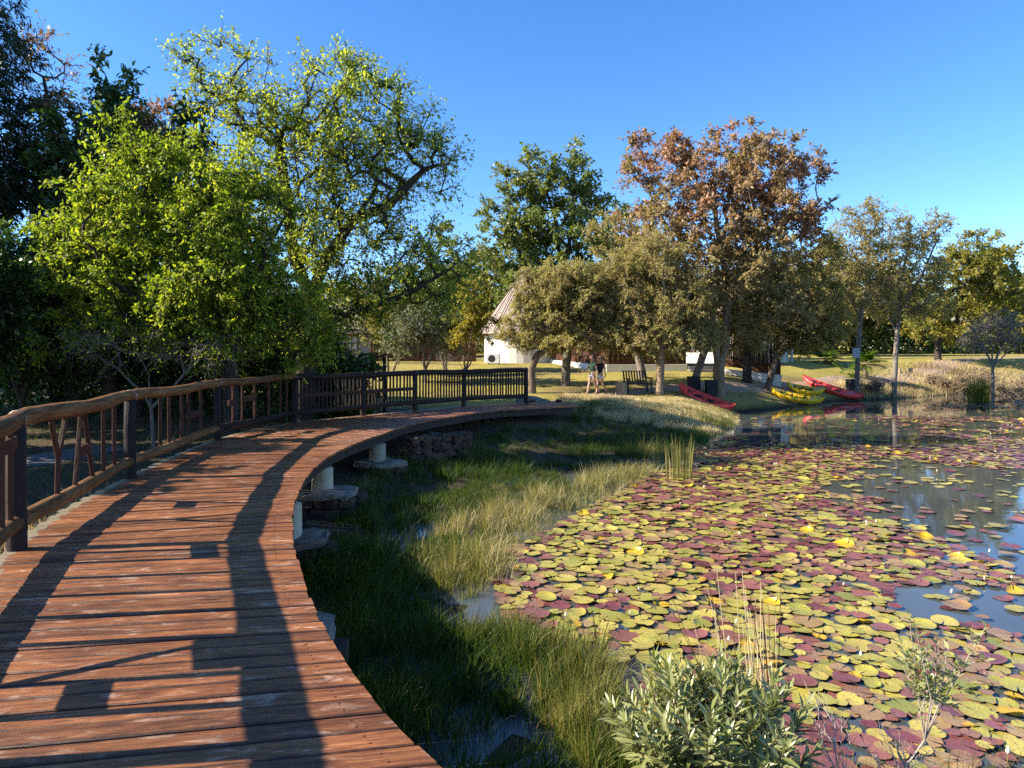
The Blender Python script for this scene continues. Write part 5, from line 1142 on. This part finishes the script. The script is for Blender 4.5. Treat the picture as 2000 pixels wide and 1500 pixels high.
for k, t_ in enumerate(tops):
    t_ = Vector(t_); f0 = min(forks[1:], key=lambda q: (q-t_).length); m = (f0+t_)/2+Vector((r.normal(0, .03), r.normal(0, .03), -.02)); mb.tube([f0, m, t_], [.0042, .003, .0018], 5, False)
    for q in range(20):
        t = .45+.57*q/20; c = f0*(1-t)**2+m*2*t*(1-t)+t_*t*t if t < 1 else t_; az = q*2.4; dv = Vector((math.cos(az)*.75, math.sin(az)*.75, .75)); P.append(c+Vector(r.normal(0, .008, 3))); D.append(dv); NN.append((r.normal(0, .4), r.normal(0, .4), 1))
    for q in range(3):
        t = r.uniform(.3, .8); c = f0*(1-t)+t_*t; e = c+Vector(r.normal(0, .07, 3))+Vector((0, 0, .05)); mb.tube([c, e], [.002, .0012], 4, False)
        for w in range(8): az = w*2.4; P.append(c+(e-c)*(.5+.5*w/8)); D.append((math.cos(az), math.sin(az), .6)); NN.append((r.normal(0, .4), r.normal(0, .4), 1))
mb.build('stems', M['twig_pale'], sp2, True); P = np.array(P); ll = r.uniform(.035, .065, len(P)); quads_obj('foliage', leaf_quads(P, np.array(D, float), np.array(NN, float), ll, ll*.36), LF['willow'], sp2)
def dead_twigs(label, x, y, z, n, h, seed, spread=.5):
    r = random.Random(seed); root = thing('dead_shrub', label, 'shrub', (x, y, z))
    def grow(mb, p, d, L, rad, lv):
        q = p+d*L; mb.tube([p, (p+q)/2+Vector((r.uniform(-1, 1), r.uniform(-1, 1), 0))*L*.05, q], [rad, rad*.85, rad*.7], 5, False)
        if lv:
            for _ in range(r.randint(2, 3)): grow(mb, p+d*L*r.uniform(.5, 1), (d+Vector((r.uniform(-.8, .8), r.uniform(-.8, .8), r.uniform(-.3, .5)))).normalized(), L*r.uniform(.5, .8), rad*.62, lv-1)
    for _ in range(n):
        mb = MB(); grow(mb, Vector((r.uniform(-.08, .08), r.uniform(-.08, .08), 0)), Vector((r.uniform(-spread, spread), r.uniform(-spread, spread), 1)).normalized(), h*r.uniform(.35, .5), .007, 4); mb.build('branch', M['twig_pale'], root, True)
dead_twigs('bare pale twigs sprawling at the bottom right corner', X(1740, 3.3), 3.3, -.85, 7, .62, 4, .8)
dead_twigs('bare twigs poking up right of the silvery shrub', X(1650, 3.2), 3.2, -.85, 4, .5, 8, .7)
dead_twigs('dead grey branches arching behind the far railing bays', X(858, 31), 31, hz(X(858, 31), 31), 3, 2.2, 12, .6)
x, y, r = pick(9000, 1.1, 3.0, 2.4, 4.1, 48, lambda x, y, r: r.random(len(x)) < vnoise(x*3, y*3, 49)-.15)
blades('straw_grass', 'dry grass blades between the silvery shrub and bare twigs', x, y, r.uniform(.12, .42, len(x)), r.uniform(.1, .8, len(x)), r.uniform(.003, .006, len(x)), LF['marsh'], 65, z0=np.full(len(x), WZ-.02))

# ------------------------------------------------------------------ water lilies
def pad_shape(n=18, curl=0.0, seed=0):
    r = np.random.default_rng(seed); an = np.linspace(.10, 2*math.pi-.10, n); wv = 1+.035*np.sin(an*3+r.uniform(0, 6))+.02*r.normal(size=n)
    wv[r.integers(2, n-2)] *= r.uniform(.72, .95); rim = np.stack([np.cos(an)*wv, np.sin(an)*wv, .02+.035*np.sin(an*r.integers(2, 5)+r.uniform(0, 6))], -1); inn = rim*np.array([.6, .6, 0.0])+np.array([0, 0, .004])
    if curl:
        f = np.clip(np.cos(an-r.uniform(0, 6))-.1, 0, 1)*curl; rim[:, 2] += f*.9; rim[:, :2] *= (1-.55*f)[:, None]; inn[:, 2] += f*.12
    V = np.concatenate([[[0.0, 0, 0]], inn, rim]); T = []
    for i in range(n-1): T += [[0, 1+i, 2+i], [1+i, 1+n+i, 2+n+i], [1+i, 2+n+i, 2+i]]
    return V, np.array(T)
SH = [pad_shape(18, (0, 0, .12, 0, .26, .06)[s], s) for s in range(6)]; SHC = [pad_shape(18, .55, s+20) for s in range(4)]
def density(x, y):
    sd = -shore_sd(x, y); de = np.full(x.shape, .80)
    e = np.hypot((x-8.8)/2.2, (y-11.6)/3.8); de = np.minimum(de, .10+.55*np.clip(e-.55, 0, 2))
    e = np.hypot((x-4.4)/1.7, (y-7.2)/1.2); de = np.minimum(de, .46+.3*e)
    e = np.hypot((x-3.6)/1.0, (y-5.2)/.8); de = np.minimum(de, .50+.3*e)
    de = np.where(y > 18.5, de-np.clip((y-18.5)/3.2, 0, 1)*np.where(x > 13, .30, .62), de)
    de = np.where((y > 28) & (x < 21), de-.25, de)
    return np.where(sd > .12, np.clip(de, 0, 1), 0)
NC = 150000; r = np.random.default_rng(5); cy = 3.4+34*r.random(NC)**1.25; cx = -1+r.random(NC)*(.80*cy+1.6); nz = .5*vnoise(cx*.75, cy*.75, 73)+.3*vnoise(cx*1.9, cy*1.9, 74)+.2*vnoise(cx*4, cy*4, 75)
ok = density(cx, cy) > nz*.95+.05; ok |= (r.random(NC) < .012) & (density(cx, cy) > .02)
cx, cy = cx[ok], cy[ok]; cr_ = .048+.098*r.random(len(cx))**.95; cell = {}; pads = []
for x, y, R in zip(cx, cy, cr_):
    i, j = int(x/.4), int(y/.4); bad = False
    for a in (i-1, i, i+1):
        for b in (j-1, j, j+1):
            for (u, v, w) in cell.get((a, b), ()):
                if (u-x)**2+(v-y)**2 < ((w+R)*.67)**2: bad = True; break
            if bad: break
        if bad: break
    if not bad: cell.setdefault((i, j), []).append((x, y, R)); pads.append((x, y, R))
pads = np.array(pads); n = len(pads); print('pads', n)
kr = r.random(n); mar = np.clip(.22+.5*(vnoise(pads[:, 0]*.7, pads[:, 1]*.7, 72)-.45)+.32*np.clip((pads[:, 1]-11)/8, 0, 1)+.34*np.clip((5.4-pads[:, 1])/1.1, 0, 1), .05, .75); kind = np.where(kr < mar, 1, np.where(kr < mar+.22, 2, 0)); kind = np.where((r.random(n) < .022), 3, kind)
zoff = WZ+.006+r.random(n)*.026; rot = r.uniform(0, 6.28, n); tx = r.normal(0, .035, n); ty = r.normal(0, .035, n)
size_px = pads[:, 2]*pads[:, 2]/pads[:, 1]**3; vis = (np.abs(pads[:, 0]/pads[:, 1]) < .77) & (pads[:, 1] > 3.95)
big = np.argsort(-np.where(vis, size_px, 0))[:300]; isbig = np.zeros(n, bool); isbig[big] = True
PM = [M['pad_green'], M['pad_maroon'], M['pad_bronze'], M['pad_gold']]
PL = ['yellow green lily pad lying flat on the near pond', 'dark maroon lily pad lying flat on the near pond', 'bronze tinged lily pad lying flat on the near pond', 'golden lily pad with its rim curled up on the near pond']
def add_uv(me, V):
    li_ = np.empty(len(me.loops), np.int32); me.loops.foreach_get('vertex_index', li_); u = me.uv_layers.new(name='UVMap'); u.data.foreach_set('uv', np.ascontiguousarray(V[li_, :2], np.float32).ravel())
pm = {}
for k in range(4):
    for s, (V, T) in enumerate(SHC if k == 3 else SH):
        me = bpy.data.meshes.new('lily_pad'); me.from_pydata(V.tolist(), [], T.tolist()); me.update(); me.polygons.foreach_set('use_smooth', np.ones(len(T), bool)); add_uv(me, V); me.materials.append(PM[k]); pm[k, s] = me
ORD = 'first second third fourth fifth sixth seventh eighth ninth tenth eleventh twelfth thirteenth fourteenth fifteenth sixteenth seventeenth eighteenth nineteenth twentieth twenty-first twenty-second twenty-third twenty-fourth twenty-fifth twenty-sixth twenty-seventh twenty-eighth twenty-ninth thirtieth'.split()
KN = ['yellow green', 'maroon', 'bronze', 'curled golden']
def zone_of(i):
    px = 1000+F*pads[i, 0]/pads[i, 1]; py = HZ+F*(CZ-WZ)/pads[i, 1]
    col = 'beside the grass' if px < 1180 else 'above the shrub' if px < 1400 else 'by the stalks' if px < 1610 else 'around the sapling' if px < 1830 else 'at the right edge'
    row = 'nearest row' if py > 1360 else 'second row' if py > 1240 else 'third row' if py > 1150 else 'back row'
    return row, col, px
cells = {}
for i in big: z_ = zone_of(i); cells.setdefault((int(kind[i]),)+z_[:2], []).append((z_[2], i))
for (k, row, col), mem in cells.items():
    mem.sort()
    for q, (_, i) in enumerate(mem):
        o = bpy.data.objects.new('lily_pad', pm[k, i % (4 if k == 3 else 6)]); COL.objects.link(o)
        o.location = (pads[i, 0], pads[i, 1], zoff[i]); o.rotation_euler = (tx[i], ty[i], rot[i]); o.scale = (pads[i, 2]*(.75 if k == 3 else 1),)*3
        lab = f'only large {KN[k]} lily pad, {row} {col}' if len(mem) == 1 else f'{ORD[min(q, 29)]} from left of large {KN[k]} lily pads, {row} {col}'
        tag(o, lab, 'lily pad', 'lily pads floating on the near pond')
VV, TT, MI, UU = [], [], [], []; b0 = 0
for i in np.where(~isbig)[0]:
    k = int(kind[i]); V, T = (SHC[i % 4] if k == 3 else SH[i % 6]); c, s = math.cos(rot[i]), math.sin(rot[i]); q = V*pads[i, 2]
    W = np.stack([q[:, 0]*c-q[:, 1]*s, q[:, 0]*s+q[:, 1]*c, q[:, 2]], -1); W[:, 2] += W[:, 1]*tx[i]+W[:, 0]*ty[i]; W += (pads[i, 0], pads[i, 1], zoff[i])
    VV.append(W); TT.append(T+b0); MI.append(np.full(len(T), k)); UU.append(V); b0 += len(V)
lp = np_mesh('lily_pads', np.concatenate(VV), np.concatenate(TT), PM, None, True, np.concatenate(MI)); add_uv(lp.data, np.concatenate(UU))
tag(lp, 'carpet of small looking green and maroon lily pads farther out', 'lily pads', None, 'stuff')
# closed buds and white flowers on stalks
mb = MB(); mb.tube([(0, 0, -.05), (.004, 0, .05), (0, 0, .10)], .005, 5); bud_s = mb
flower = None
fx = r.choice(np.where(vis & (pads[:, 1] < 30))[0], 48, replace=False); fx = fx[np.argsort(-pads[fx, 1])]; fx = np.concatenate([c[np.argsort(pads[c, 0]/pads[c, 1])] for c in np.split(fx, 4)])
M['petal'] = plain('cream_petal', (.78, .70, .52), .5)
def bud_mesh():
    m = MB().lathe((0, 0, .10), [(.004, 0), (.018, .018), (.02, .035), (.004, .075)], 7); return m
for q, i in enumerate(fx):
    x, y = pads[i, 0]+pads[i, 2]*1.0, pads[i, 1]
    if q == 0:
        st0 = thing('lily_bud', 'small cream lily bud standing on a stalk among pads', 'flower', (x, y, WZ), 0, 'lily buds among the pads')
        bud_s.build('stalk', LF['marsh'], st0); bud_mesh().build('bud', M['petal'], st0, True); flower = st0; b_ = st0
    else: b_ = copy_tree(flower)
    b_['label'] = f"{ORD[q % 12]} from left of the cream lily buds {['farthest out on the pond', 'well beyond the reed stalks', 'just beyond the near pads', 'nearest the camera'][q//12]}"
    b_.location = (x, y, WZ); b_.rotation_euler = (random.uniform(-.2, .2), random.uniform(-.2, .2), 0); b_.scale = (random.uniform(.45, .75),)*3
